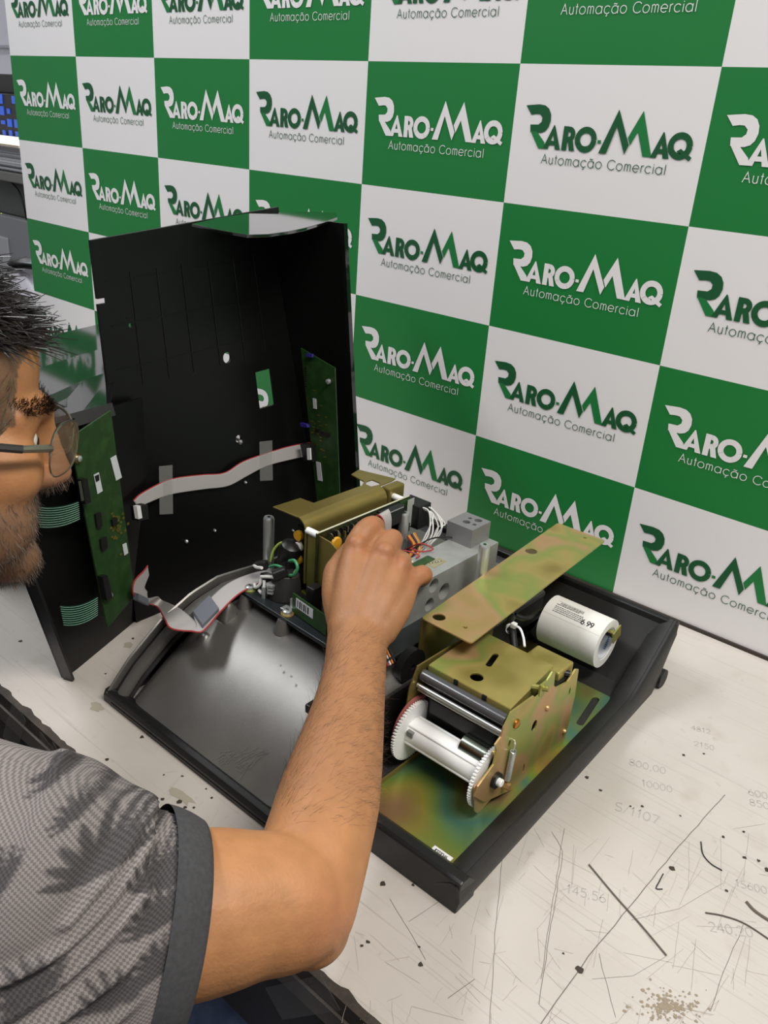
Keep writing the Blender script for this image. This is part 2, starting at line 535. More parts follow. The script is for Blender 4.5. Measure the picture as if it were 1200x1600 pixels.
def table_mat():
    m = pmat('bench_laminate', S((200, 193, 186)), 0.42, col2=S((186, 179, 171)), nscale=7, ramp=(0.40, 0.75), bump=0.03, bscale=500)
    nt = m.node_tree; b = nt.nodes['Principled BSDF']
    src = b.inputs['Base Color'].links[0].from_socket
    tc = [n for n in nt.nodes if n.type == 'TEX_COORD'][0]
    cur = src
    # fine scuffs in two directions and yellowish stains
    for rot, sc, lo, hi, col, amt in ((0.6, (6, 420, 1), 0.62, 0.80, S((120, 112, 104)), 0.38), (-0.9, (7, 380, 1), 0.60, 0.80, S((124, 116, 107)), 0.36),
                                      (0.0, (26, 26, 26), 0.62, 0.80, S((160, 148, 132)), 0.35), (0.2, (80, 80, 80), 0.66, 0.80, S((130, 120, 108)), 0.35)):
        mp = nt.nodes.new('ShaderNodeMapping'); mp.inputs['Rotation'].default_value[2] = rot; mp.inputs['Scale'].default_value = sc
        nt.links.new(tc.outputs['Object'], mp.inputs['Vector'])
        n = nt.nodes.new('ShaderNodeTexNoise'); n.inputs['Scale'].default_value = 1.0; n.inputs['Detail'].default_value = 3
        nt.links.new(mp.outputs['Vector'], n.inputs['Vector'])
        r = nt.nodes.new('ShaderNodeMapRange'); r.inputs['From Min'].default_value = lo; r.inputs['From Max'].default_value = hi; r.inputs['To Max'].default_value = amt
        nt.links.new(n.outputs['Fac'], r.inputs['Value'])
        mx = nt.nodes.new('ShaderNodeMix'); mx.data_type = 'RGBA'
        mx.inputs[7].default_value = col
        nt.links.new(r.outputs['Result'], mx.inputs[0]); nt.links.new(cur, mx.inputs[6])
        cur = mx.outputs[2]
    nt.links.new(cur, b.inputs['Base Color'])
    return m
YE = -0.608
bench = thing('workbench', 'scratched white workbench under the opened scale', 'table', (1.3, -0.3, -0.8))
MB().box((0.1, YE, -0.012), (2.7, 0.06, 0.0)).build('table_top', table_mat(), bench)
m_edge = pmat('worn_edge', S((46, 40, 35)), 0.65, col2=S((78, 68, 58)), nscale=40, bump=0.4, bscale=300)
m_apron = pmat('dark_wood', S((34, 30, 28)), 0.5, col2=S((52, 45, 40)), nscale=18)
# ragged edge band: chips of bare board bite into the laminate
mb = MB(); top = []; N = 520
for i in range(N):
    x = 0.1 + 2.6 * i / (N - 1)
    top.append((x, YE + 0.0012 + 0.0034 * max(0, noise.noise(Vector((x * 60, 0, 0)))) + 0.002 * rng.random()))
rows = [[V(x, YE - 0.004, 0.0006) for x, y in top], [V(x, y, 0.0006) for x, y in top]]
mb.sheet(rows, (0, 0, -0.0130)); mb.build('chipped_edge', m_edge, bench)
MB().box((0.1, YE - 0.006, -0.030), (2.7, YE - 0.001, -0.0135)).build('edge_band', pmat('grey_brown_band', S((96, 88, 80)), 0.5, col2=S((60, 54, 50)), nscale=14), bench)
MB().box((0.1, YE - 0.003, -0.115), (2.7, YE + 0.02, -0.031)).build('apron', m_apron, bench, bevel=0.001)
for x in (0.14, 2.6):
    for y in (YE + 0.03, 0.0):
        MB().box((x, y, -0.8), (x + 0.05, y + 0.05, -0.012)).build('leg', m_apron, bench, bevel=0.002)
# torn clear tape scraps on the apron
for (px, py, w, h, a) in ((22, 1138, 0.012, 0.034, 0.5), (70, 1190, 0.012, 0.03, 0.35), (100, 1215, 0.03, 0.016, 0.7), (470, 1560, 0.012, 0.04, 0.7)):
    c = ony(px, py, YE - 0.0065)
    Rm = roty(a)
    MB().box(c + V(-w, -0.0002, -h), c + V(w, 0.0002, h), Rm).build('tape_scrap', pmat('tape_scrap', S((150, 146, 140)), 0.3, alpha=0.12), bench)

# marks on the bench top: long scratches, pencil figures, paint specks
m_scr = pmat('scratch_dark', S((112, 102, 94)), 0.7)
m_scr2 = pmat('scratch_faint', S((172, 163, 154)), 0.7)
m_pencil = pmat('pencil', S((172, 166, 161)), 0.7)
def flat_quads(mb, quads, z):
    for q in quads:
        mb.add([(p[0], p[1], z) for p in q], [tuple(range(len(q)))])
def mark(px_path, w, mb, z=0.00022, wob=0.0):
    P = [onz(x, y, 0)[:2] for x, y in px_path]
    if wob:
        Q = []
        for a, b in zip(P, P[1:]):
            k = max(2, int(np.linalg.norm(b - a) / 0.01))
            Q += [a + (b - a) * i / k + rng.uniform(-wob, wob) for i in range(k)]
        P = Q + [P[-1]]
    flat_quads(mb, ribbon2(P, w), z)
for path, w in (([(1132, 1242), (1090, 1290), (1050, 1335), (985, 1415), (920, 1495), (845, 1600)], 0.0006), ([(862, 1300), (880, 1330), (852, 1500), (842, 1570)], 0.00035), ([(882, 1295), (862, 1420), (845, 1530)], 0.0003),
                ([(785, 1330), (775, 1440), (765, 1600)], 0.0003), ([(1162, 1445), (1130, 1520), (1110, 1580)], 0.0003), ([(935, 1490), (962, 1590)], 0.0003), ([(1040, 1495), (990, 1525), (925, 1530)], 0.0002),
                ([(985, 1438), (1060, 1420), (1130, 1380)], 0.0002), ([(640, 1440), (700, 1400)], 0.0003), ([(610, 1405), (665, 1500)], 0.0003), ([(700, 1560), (742, 1530)], 0.0004)):
    mb = MB(); mark(path, w, mb, wob=0.0004); mb.build('long_scratch', m_scr, bench, fix=False)
mb = MB()
for k in range(150):
    x, y = rng.uniform(540, 1190), rng.uniform(1280, 1600)
    if y < 1700 - 0.45 * x and x < 720: continue
    a = rng.choice((rng.gauss(2.3, 0.25), rng.gauss(1.75, 0.15), rng.gauss(0.5, 0.3)))
    l = rng.uniform(12, 90)
    mark([(x, y), (x + l * math.cos(a) * 0.5, y + l * math.sin(a) * 0.5), (x + l * math.cos(a), y + l * math.sin(a))], rng.uniform(0.00015, 0.0003), mb, z=0.0002, wob=0.0003)
for k in range(40):
    x, y = rng.uniform(250, 420), rng.uniform(1150, 1295)
    if y < 1100 + (x - 165) * 0.78 + 10 or y > 1265 + (x - 225) * 0.2: continue
    a = rng.gauss(2.4, 0.3); l = rng.uniform(10, 40)
    mark([(x, y), (x + l * math.cos(a), y + l * math.sin(a))], 0.0002, mb, z=0.0002, wob=0.0002)
tag(mb.build('fine_scratches', m_scr2, bench, fix=False), 'fine pale scratches', kind='stuff')
for txt, px, py, h, a in (('800,00', 983, 1195, 0.0085, 0.05), ('10000', 1003, 1228, 0.008, 0.12), ('S/1107', 960, 1265, 0.010, -0.05), ('600', 1170, 1242, 0.008, 0.1), ('850', 1172, 1258, 0.008, 0.1), ('145,56', 885, 1395, 0.008, 0.1), ('240,20', 1110, 1455, 0.008, 0.25), ('15600', 1150, 1385, 0.007, 0.1), ('4812', 1080, 1140, 0.007, 0.05), ('2150', 1085, 1165, 0.007, 0.05)):
    mb = MB(); o = onz(px, py, 0)[:2]; ca, sa = math.cos(a + 0.35), math.sin(a + 0.35)
    for q in text2(txt, 0, 0, h, track=0.08, w=0.07):
        mb.add([(o[0] + p[0] * ca - p[1] * sa, o[1] + p[0] * sa + p[1] * ca, 0.00025) for p in q], [tuple(range(len(q)))])
    mb.build('pencil_figure', m_pencil, bench, fix=False)
def blob(cx, cy, r, mb, z=0.0003, n=9, el=1.0):
    o = onz(cx, cy, 0)[:2]; ph = rng.random() * 6
    pts = [(o[0] + r * el * math.cos(2 * math.pi * i / n + ph) * rng.uniform(0.6, 1.2), o[1] + r * math.sin(2 * math.pi * i / n + ph) * rng.uniform(0.6, 1.2), z) for i in range(n)]
    mb.add(pts, [tuple(range(n))])
mb = MB()
for (x, y, r) in ((917, 1215, 2), (938, 1235, 1.6), (905, 1515, 3.0), (1050, 1357, 2.4), (657, 1507, 2.0), (1130, 1308, 1.6), (1135, 1392, 1.5), (985, 1260, 1.2), (1003, 1260, 1.4), (1199, 1360, 2.6), (222, 1152, 2.2), (248, 1267, 2.2), (280, 1253, 2.4), (254, 1249, 1.7), (289, 1262, 1.7), (258, 1283, 1.8), (167, 1187, 2.0), (331, 1247, 1.2), (303, 1262, 1.2), (256, 1211, 1.0), (285, 1213, 1.2), (322, 1233, 0.9), (598, 1381, 2.4), (645, 1383, 1.4), (575, 1472, 1.6), (565, 1478, 1.2), (32, 1002, 2.2), (165, 1053, 1.2), (208, 998, 1.6), (1068, 1180, 1.6), (1100, 1178, 1.2), (1063, 1275, 1.0), (1162, 1300, 1.4), (1163, 1340, 1.6), (1185, 1345, 1.6), (655, 1480, 0.9), (880, 1490, 0.9)):
    blob(x, y, r / 1000, mb)
tag(mb.build('paint_specks', pmat('speck', S((58, 50, 42)), 0.6), bench, fix=False), 'dark paint specks on the table top', kind='stuff')
mb = MB()
for k in range(240):
    a = rng.random() * 6.28; d = abs(rng.gauss(0, 1))
    blob(1040 + 26 * d * math.cos(a) + (16 if rng.random() < .4 else 0), 1572 + 17 * d * math.sin(a), rng.uniform(0.0004, 0.0014), mb, z=0.00022 + 0.000001 * k, n=6)
tag(mb.build('ink_smudge', pmat('smudge', S((150, 136, 116)), 0.8), bench, fix=False), 'brown stippled smudge at the table front', kind='stuff')
for (x, y, r, el) in ((285, 1245, 0.006, 2.2), (298, 1285, 0.005, 1.8), (200, 1008, 0.005, 1.2), (152, 1105, 0.006, 1.5)):
    mb = MB(); blob(x, y, r, mb, z=0.00021, el=el, n=12)
    mb.build('dried_stain', pmat('stain', S((166, 158, 142)), 0.5), bench, fix=False)

# loose bits lying on the bench
def bit(name, label, cat, px, r, mat, z=0.0006):
    P = [onz(x, y, 0) + V(0, 0, z) for x, y in px]
    return tag(MB().tube(spline(P, 6), r, 6).build(name, mat, smooth=True), label, cat)
bit('metal_pin', 'thin dark metal pin lying on the bench right of the scale', 'pin', [(920, 1352), (960, 1400), (1000, 1445), (1041, 1494)], 0.0007, pmat('dark_pin', S((136, 128, 120)), 0.35, 0.6), 0.0008)
bit('black_thread', 'short curved black thread on the bench near the right edge', 'thread', [(1095, 1316), (1098, 1335), (1110, 1350), (1128, 1361)], 0.0005, m_ink)
bit('bent_wire_scrap', 'tiny bent dark wire scrap left of the curved thread', 'wire', [(1036, 1366), (1030, 1378), (1025, 1389), (1035, 1390)], 0.0004, m_ink)
bit('dark_strand', 'long dark strand reaching the right edge of the photo', 'thread', [(1102, 1427), (1130, 1432), (1165, 1445), (1215, 1478)], 0.0006, pmat('strand', S((90, 82, 74)), 0.6))
bit('brown_shaving', 'brown shaving at the right edge above the long strand', 'shaving', [(1166, 1410), (1180, 1425), (1210, 1445)], 0.0012, pmat('shaving', S((104, 94, 82)), 0.6))

# ------------------------------------------------------------------ things far left, behind the backdrop
def far_box(name, label, cat, x0, y0, x1, y1, Y, depth, mat, bevel=0.004):
    a, b = ony(x0, y1, Y), ony(x1, y0, Y)
    z0, z1 = min(a[2], b[2]), max(a[2], b[2])
    r = thing(name, label, cat, ((a[0] + b[0]) / 2, Y, z0))
    MB().box((a[0], Y, z0), (b[0], Y + depth, z1)).build('body', mat, r, bevel=bevel)
    return r, V(a[0], Y, z0), V(b[0], Y + depth, z1)
YB = 0.45
cz0 = ony(20, 343, YB)[2]; cz1 = ony(20, 286, YB)[2]
xa_, xb_ = ony(-160, 300, YB)[0], ony(75, 300, YB)[0]
def far2(name, label, cat, z0, z1, y0, depth_, mat, x0=xa_, x1=xb_):
    r = thing(name, label, cat, ((x0 + x1) / 2, y0 + depth_ / 2, z0))
    MB().box((x0, y0, z0), (x1, y0 + depth_, z1)).build('body', mat, r, bevel=0.004)
    return r
lo = far2('grey_cabinet', 'pale grey cabinet below the computer case at far left', 'cabinet', -0.8, cz0, YB + 0.02, 0.45, pmat('cab_grey', S((146, 146, 150)), 0.6))
pc = far2('computer_case', 'grey computer case with a yellow-green lamp under the shelf', 'computer', cz0 + 0.0005, cz1, YB + 0.05, 0.40, pmat('case_grey', S((104, 104, 102)), 0.5), xa_ + 0.02, xb_ - 0.02)
zsh = ony(20, 270, YB)[2]
sh = far2('rear_shelf', 'grey shelf board under the paper stack behind the backdrop', 'shelf', cz1 + 0.0005, zsh, YB, 0.5, pmat('grey_shelf', S((128, 126, 122)), 0.6))
# paper stack: loose sheets
x0, x1 = ony(-150, 260, YB + .02)[0], ony(46, 260, YB + .02)[0]
ps = thing('paper_stack', 'stack of white papers with a cream folder on top behind the backdrop', 'paper stack', ((x0 + x1) / 2, YB + 0.15, zsh))
zz = zsh
sheetm = [pmat('sheet_white', S((214, 214, 216)), 0.7), pmat('sheet_grey', S((188, 188, 192)), 0.7)]
ztop = ony(20, 225, YB + 0.02)[2]
n = 12
for k in range(n):
    h = (ztop - zsh) / n
    j = rng.uniform(-0.012, 0.012)
    if k == n - 1:
        MB().box((x0 - 0.02, YB - 0.01, zz), (x1 + 0.004, YB + 0.3, zz + h)).build('folder', pmat('cream_folder', S((214, 200, 178)), 0.6), ps)
    else:
        MB().box((x0 + j, YB + 0.01 + j, zz), (x1 + j, YB + 0.28 + j, zz + h * 0.86)).build('sheet_bundle', sheetm[k % 2], ps)
    zz += h
dv, a, b = far_box('blue_lit_rack', 'black equipment rack with blue lit keys above the paper stack', 'rack', -150, 148, 40, 212, YB + 0.32, 0.12, m_blackpl2)
m_blue = pmat('blue_keys', S((44, 84, 190)), 0.3, emit=(S((40, 90, 210)), 0.35))
wq_, hq_ = (b[0] - a[0]), (b[2] - a[2])
for i in range(9):
    for k in range(5):
        if rng.random() < 0.42: continue
        cx = b[0] - wq_ * (0.03 + 0.045 * i); cz = a[2] + hq_ * (k + 0.5) / 5
        w, h = wq_ * rng.uniform(0.008, 0.016), hq_ * rng.uniform(0.03, 0.085)
        MB().box((cx - w, YB + 0.316, cz - h), (cx + w, YB + 0.3195, cz + h)).build('blue_key', m_blue, dv)
rx0, rx1, rtop = a[0], b[0], b[2]
d2 = thing('black_device', 'black device with a silver cap standing on the rack', 'device', (rx1 - 0.15, YB + 0.38, rtop + 0.0005))
zt_ = ony(20, 116, YB + 0.34)[2]
MB().box((rx0, YB + 0.34, rtop + 0.0005), (rx1 - 0.004, YB + 0.43, zt_)).build('body', m_blackpl2, d2, bevel=0.004)
b = V(rx1, YB + 0.43, zt_)
MB().cyl(V(b[0] - 0.045, YB + 0.36, b[2]), V(b[0] - 0.045, YB + 0.36, b[2] + 0.014), 0.022, 18).build('silver_cap', m_steel, d2, smooth=True)
MB().box((ony(-40, 300, YB)[0], YB + 0.045, cz0 + 0.006), (ony(18, 300, YB)[0], YB + 0.05, cz1 - 0.006)).build('vent_panel', pmat('vent', S((84, 84, 82)), 0.6), pc)
c = ony(3, 336, YB + 0.044)
MB().cyl(c, c + V(0, -0.003, 0), 0.006, 12).build('lamp', pmat('led', S((190, 220, 60)), 0.3, emit=(S((200, 235, 40)), 2.0)), pc)
MB().tube(spline([ony(18, 285, YB + .04), ony(30, 300, YB + .03), ony(38, 325, YB + .03), ony(42, 345, YB + .04)], 6), 0.003, 8).build('cable', m_rubber, pc, smooth=True)
p0, p1 = ony(-60, 420, YB + .012), ony(10, 372, YB + .012)
MB().box((p0[0], YB + 0.012, p0[2]), (p1[0], YB + 0.02, p1[2])).build('door_panel', pmat('cab_light', S((186, 186, 188)), 0.6), lo, bevel=0.003)
# crumpled cloth and a black glove on the floor side of the cabinet
def rag(name, label, cat, cx, cy, Y, sx, sz, mat, seed):
    c = ony(cx, cy, Y); rows = []
    for i in range(13):
        th = math.pi * i / 12; row = []
        for j in range(20):
            ph = 2 * math.pi * j / 20
            d = V(math.sin(th) * math.cos(ph), math.sin(th) * math.sin(ph), math.cos(th))
            k = 1 + 0.35 * noise.noise(Vector(d * 2.2) + Vector((seed, 0, 0)))
            row.append(c + V(d[0] * sx, d[1] * 0.05, d[2] * sz) * k)
        rows.append(row + [row[0]])
    return tag(MB().grid(rows).build(name, mat, smooth='all'), label, cat)
rag('black_glove', 'crumpled black glove lying on the pale cloth at far left', 'glove', 42, 411, 0.28, 0.045, 0.014, m_rubber, 3)
rag('pale_cloth', 'crumpled pale grey cloth beside the hair at far left', 'cloth', 36, 470, 0.26, 0.075, 0.075, pmat('cloth', S((196, 192, 200)), 0.85), 9)
# ------------------------------------------------------------------ scale base
m_dome = pmat('graphite_paint', S((132, 130, 126)), 0.38, 0.7, col2=S((124, 122, 118)), nscale=30, bump=0.12, bscale=1800)
m_tray = pmat('black_tray', S((44, 43, 42)), 0.42, 0.15, col2=S((52, 51, 50)), nscale=40, bump=0.12, bscale=1500)
XL, XD, XR = 1.112, 1.340, 1.488
YF, YF2, YR = -0.549, -0.508, -0.127
base = thing('opened_scale', 'opened dark grey scale base lying on the white bench', 'scale base', (1.3, -0.33, 0.0))
ZT = 0.073
def hprof(y):
    t = min(1.0, max(0.0, (y + 0.541) / 0.125))
    return 0.012 + (ZT - 0.012) * math.sin(t * math.pi / 2) ** 1.05
def hrim(y):
    P = [(-0.552, 0.008), (-0.525, 0.037), (-0.488, 0.064), (-0.451, 0.080), (-0.419, 0.086), (-0.386, 0.083), (-0.36, 0.080), (-0.1, 0.078)]
    for (a, za), (b, zb) in zip(P, P[1:]):
        if y <= b: return za + (zb - za) * max(0, y - a) / (b - a)
    return P[-1][1]
ys = [YF + 0.008 + (0.135) * i / 26 for i in range(27)] + [-0.39, -0.34, -0.28, -0.2, -0.16]
rows = []
for y in ys:
    row = []
    for i in range(31):
        u = i / 30; x = 1.133 + (XD - 1.133) * u
        z = hprof(y)
        e = min(1, (x - 1.133) / 0.02)
        z = z - 0.012 * (1 - e) ** 2
        z -= 0.010 * max(0, (x - 1.325) / 0.015) ** 2
        row.append(V(x, y, z))
    rows.append(row)
MB().sheet(rows, (0, 0, -0.004)).build('domed_top', m_dome, base, smooth=True)
# left flank: raised double lip that follows the dome
for (xa, xb, dz, name) in ((XL, XL + 0.0045, 0.0, 'outer_lip'), (XL + 0.010, XL + 0.021, -0.003, 'inner_lip')):
    rows = []
    yy = [-0.549 + 0.38 * i / 44 for i in range(45)]
    prof = [(xa, -0.006), (xa + 0.0008, -0.0012), ((xa + xb) / 2, 0.0), (xb - 0.0008, -0.0012), (xb, -0.006)]
    for y in yy:
        rows.append([V(x, y, max(0.004, hrim(y) + dz + q)) for x, q in prof])
    MB().sheet(rows, (0, 0, -0.003)).build(name, m_dome, base, smooth=True)
rows = [[V(XL + 0.003, y, max(0.002, hrim(y) - 0.012)) , V(XL + 0.024, y, max(0.002, hrim(y) - 0.014))] for y in yy]
MB().sheet(rows, (0, 0, -0.002)).build('lip_groove', m_tray, base, smooth=True)
rows = [[V(XL + 0.0005, y, 0.0), V(XL + 0.0005, y, max(0.003, hrim(y) - 0.004))] for y in yy]
MB().sheet(rows, (0.003, 0, 0)).build('left_flank', m_tray, base, smooth=True)
# front rail of the left half
MB().prism([[(YF - 0.001, 0.0), (YF + 0.014, 0.0), (YF + 0.014, 0.010), (YF + 0.006, 0.0135), (YF + 0.001, 0.0125), (YF - 0.001, 0.008)]], (XL - 0.002, 0, 0), EY, EZ, (XD - XL + 0.004, 0, 0)).build('front_rail', m_blackpl, base, bevel=0.0008)
MB().box((XL + 0.01, YF - 0.0016, 0.0032), (XD - 0.004, YF - 0.0006, 0.0048)).build('rail_seam', m_chip, base)
MB().box((XD - 0.003, YF, 0.0), (XD, -0.17, 0.012)).build('dome_side_lower', m_tray, base)
rows = [[V(XD, y, 0.0), V(XD, y, max(0.006, hprof(y) - 0.010))] for y in ys]
MB().sheet(rows, (-0.002, 0, 0)).build('dome_side', m_tray, base, smooth=True)
# bright bare edge of the dome sheet along the right side
rows = [[V(XD + 0.0002, y, hprof(y) - 0.0135), V(XD + 0.0002, y, hprof(y) - 0.0095)] for y in ys]
MB().sheet(rows, (0.0006, 0, 0)).build('bare_edge', pmat('bare_edge', S((150, 150, 148)), 0.4, 0.8), base)
# right tray: floor, ledge, tapered side, front face, sloped rear
def xr(y): return XR + (y - YF2) * (-0.038)
ZF = 0.010
MB().prism([[(XD, YF2 + 0.004), (xr(YF2) - 0.004, YF2 + 0.004), (xr(-0.17) - 0.004, -0.17), (XD, -0.17)]], (0, 0, 0.004), EX, EY, (0, 0, ZF - 0.004)).build('tray_floor', m_tray, base)
MB().prism([[(YF2 - 0.001, 0.0), (YF2 + 0.022, 0.0), (YF2 + 0.022, 0.016), (YF2 + 0.012, 0.026), (YF2 + 0.004, 0.0275), (YF2 + 0.001, 0.026)]], (XD, 0, 0), EY, EZ, (XR - XD, 0, 0)).build('front_face', m_blackpl, base, bevel=0.001)
ss = []
def zside(y):
    k = max(0, (y + 0.215) / 0.088)
    return 0.0235 + 0.050 * k ** 1.15
yr = [YF2 + (YR - YF2) * i / 40 for i in range(41)]
rows = []
for y in yr:
    z = zside(y); X = xr(y)
    low = 0.0 if y < -0.150 else (y + 0.150) * 1.9
    rows.append([V(X - 0.021, y, max(z - 0.013, ZF)), V(X - 0.016, y, max(z - 0.008, ZF)), V(X - 0.006, y, z - 0.0008), V(X - 0.002, y, z), V(X, y, z - 0.003), V(X + 0.0015, y, (z + low) / 2), V(X - 0.001, y, low)])
MB().sheet(rows, (-0.003, 0, 0)).build('right_side', m_blackpl2, base, smooth=True)
# sloped rear wall with rim
rows = []
for i in range(12):
    t = i / 11
    y = -0.178 + (YR + 0.178) * t
    z = ZF + 0.060 * (t ** 1.2)
    row = []
    for j in range(13):
        x = XL + 0.01 + (xr(y) - 0.003 - XL - 0.01) * j / 12
        zz = z
        if x < XD: zz = max(z, 0.030 + 0.038 * t ** 1.5)
        row.append(V(x, y, zz))
    rows.append(row)
MB().sheet(rows, (0, 0, -0.003)).build('rear_slope', pmat('rear_black', S((46, 45, 44)), 0.34, 0.3, bump=0.1, bscale=1500), base, smooth=True)
MB().prism([[(YR - 0.004, 0.062), (YR + 0.004, 0.059), (YR + 0.006, 0.070), (YR + 0.001, 0.073), (YR - 0.003, 0.071)]], (XL, 0, 0), EY, EZ, (xr(YR) - XL, 0, 0)).build('rear_rim', m_blackpl, base, bevel=0.001)
MB().box((XL + 0.004, YR - 0.003, 0.0), (xr(YR) - 0.05, YR + 0.001, 0.062)).build('rear_wall', m_tray, base)
MB().cyl((XR - 0.06, -0.137, 0.010), (xr(-0.137) + 0.002, -0.137, 0.010), 0.010, 20).build('rear_foot', m_rubber, base, smooth=True)
MB().box((XL + 0.005, -0.215, 0.024), (XD, -0.13, 0.032)).build('rear_floor', pmat('rear_grey', S((120, 120, 120)), 0.42, 0.6, bump=0.1, bscale=900), base)
# pressed lugs on the dome
for (px, py, sx, sy, hh) in ((352, 958, 0.010, 0.008, 0.018), (318, 998, 0.008, 0.007, 0.010)):
    c = onz(px, py, hprof(onz(px, py, 0.06)[1]))
    r2 = []
    for i in range(9):
        t = -1 + 2 * i / 8
        r2.append([c + V(sx * t, sy * s_, -0.004 + hh * max(0, 1 - abs(t) ** 3) * max(0.0, 1 - abs(s_ - 0.2) ** 2.5 / 1.2)) for s_ in (-1, -0.7, -0.3, 0.1, 0.5, 0.8, 1.0)])
    MB().sheet(r2, (0, 0, -0.003)).build('pressed_lug', m_dome, base, smooth='all')
for (px, py) in ((438, 1040), (455, 1057)):
    c = onz(px, py, ZT - 0.004); MB().ell(c, (0.0012, 0.0012, 0.0006), nu=8, nv=6).build('metal_speck', m_steel, base)
# scuff marks where the paint has been handled
mb = MB()
for k in range(46):
    px, py = rng.choice(((352, 1180), (375, 1185), (388, 1195), (405, 1178))); px += rng.gauss(0, 9); py += rng.gauss(0, 6)
    yv = onz(px, py, 0.04)[1]
    zz = 0.04
    for _ in range(6):
        zz = hprof(onz(px, py, zz)[1]) + 0.0006
    c = onz(px, py, zz); a = rng.gauss(0.9, 0.4); l = rng.uniform(0.002, 0.006)
    e = V(math.cos(a), math.sin(a), 0) * l; w = V(-math.sin(a), math.cos(a), 0) * 0.0005
    pts = [c - e - w, c + e - w, c + e + w, c - e + w]
    pts = [V(p[0], p[1], hprof(p[1]) + 0.0006) for p in pts]
    mb.add(pts, [(0, 1, 2, 3)])
tag(mb.build('scuff_marks', pmat('scuff', S((112, 110, 106)), 0.5, alpha=0.5), base, fix=False), 'pale scuff marks on the dark paint', kind='stuff')

# mounting plate with its screws, bosses and support posts
ZP = 0.088
m_plate = pmat('dark_steel_plate', S((70, 76, 78)), 0.35, 0.8, col2=S((62, 68, 70)), nscale=12)
MB().prism([[(1.138, -0.418), (1.160, -0.424), (1.330, -0.432), (1.330, -0.215), (1.138, -0.215)]], (0, 0, ZP - 0.004), EX, EY, (0, 0, 0.004)).build('mounting_plate', m_plate, base, bevel=0.0006)
for (x, y) in ((1.160, -0.416), (1.217, -0.420), (1.300, -0.424)):
    MB().tube([(x, y - 0.006, hprof(y) - 0.002), (x, y - 0.004, ZP - 0.004)], [0.0085, 0.006], 16).build('boss', m_dome, base, smooth=True)
    sc = MB().cyl((x, y, ZP), (x, y, ZP + 0.0012), 0.0062, 18).build('washer', m_chrom, base, smooth=True)
    MB().tube([(x, y, ZP + 0.0012), (x, y, ZP + 0.0042), (x, y, ZP + 0.0052)], [0.0044, 0.0044, 0.0030], 16).build('screw_head', m_steel, sc, smooth=True)
    MB().box((x - 0.0022, y - 0.0005, ZP + 0.0050), (x + 0.0022, y + 0.0005, ZP + 0.0054)).build('screw_slot', m_chip, sc)
for (x, y, z0) in ((1.146, -0.380, ZP), (1.227, -0.270, ZP), (1.324, -0.267, ZP)):
    r = 0.0055
    MB().tube([(x, y, z0), (x, y, 0.1475), (x, y, 0.149), (x, y, 0.150)], [r, r, r - 0.0004, r - 0.0010], 20).build('support_post', m_steel, base, smooth=True)
    MB().cyl((x, y, 0.150), (x, y, 0.1503), 0.0016, 10).build('post_hole', m_chip, base)
c = onz(487, 1108, ZT); MB().box(c + V(-0.003, -0.005, -0.002), c + V(0.003, 0.005, 0.006)).build('black_clip', m_blackpl, base, bevel=0.001)
# row of little black cable teeth near the printer
c = onz(640, 1040, 0.075)
MB().ring(c + V(-0.004, 0, 0), c + V(0.004, 0, 0), 0.017, 0.003, 28).build('cable_wheel', m_blackpl, base, smooth=True)

# ------------------------------------------------------------------ load cell
lc = thing('load_cell', 'milled aluminium load cell beam with a grey block on its end', 'load cell', (1.288, -0.31, ZP))
BX0, BX1, BZ = 1.268, 1.306, 0.127
mbm = MB().box((BX0, -0.405, ZP), (BX1, -0.212, BZ)).build('beam', m_alu, lc)
cc = []
for (y, z, r) in ((-0.318, 0.117, 0.0072), (-0.300, 0.104, 0.0085), (-0.322, 0.098, 0.0068)):
    cc.append(MB().cyl((BX1 - 0.014, y, z), (BX1 + 0.01, y, z), r, 28))
cut(mbm, cc)
MB().box((BX1 - 0.013, -0.327, 0.101), (BX1 - 0.003, -0.305, 0.108)).build('milled_web', m_alu, lc)
bl = MB().box((BX0 - 0.004, -0.246, BZ), (BX1 - 0.011, -0.214, 0.147)).build('end_block', m_block, lc)
cut(bl, [MB().cyl((x, y, 0.138), (x, y, 0.150), r, 20) for x, y, r in ((1.276, -0.224, 0.0022), (1.285, -0.222, 0.0040), (1.279, -0.234, 0.0040), (1.288, -0.233, 0.0022))])
MB().box((1.277, -0.322, BZ), (1.286, -0.292, BZ + 0.0014)).build('gauge_board', m_pcb, lc)
MB().box((1.286, -0.306, BZ), (1.296, -0.286, BZ + 0.0005)).build('gauge_foil', pmat('gauge_foil', S((170, 164, 132)), 0.4, 0.4), lc)
for k in range(5):
    MB().ell((1.288 + 0.0012 * k, -0.302 + 0.003 * k, BZ + 0.001), (0.0011, 0.0011, 0.0009), nu=8, nv=6).build('solder_joint', m_solder, lc)
for pts, m, r in (([(1.244, -0.285, 0.120), (1.262, -0.285, 0.133), (1.274, -0.280, 0.130), (1.268, -0.292, 0.129), (1.258, -0.296, 0.130)], m_red, 0.0008),
                  ([(1.240, -0.30, 0.118), (1.258, -0.306, 0.131), (1.272, -0.300, 0.1295), (1.274, -0.306, 0.129)], m_red, 0.0008),
                  ([(1.244, -0.28, 0.116), (1.256, -0.262, 0.128), (1.268, -0.250, 0.131), (1.276, -0.240, 0.1285)], m_rubber, 0.0008),
                  ([(1.244, -0.31, 0.118), (1.262, -0.313, 0.130), (1.278, -0.316, 0.1295)], m_wwire, 0.0008)):
    MB().tube(spline(pts, 8), r, 6).build('gauge_wire', m, lc, smooth=True)
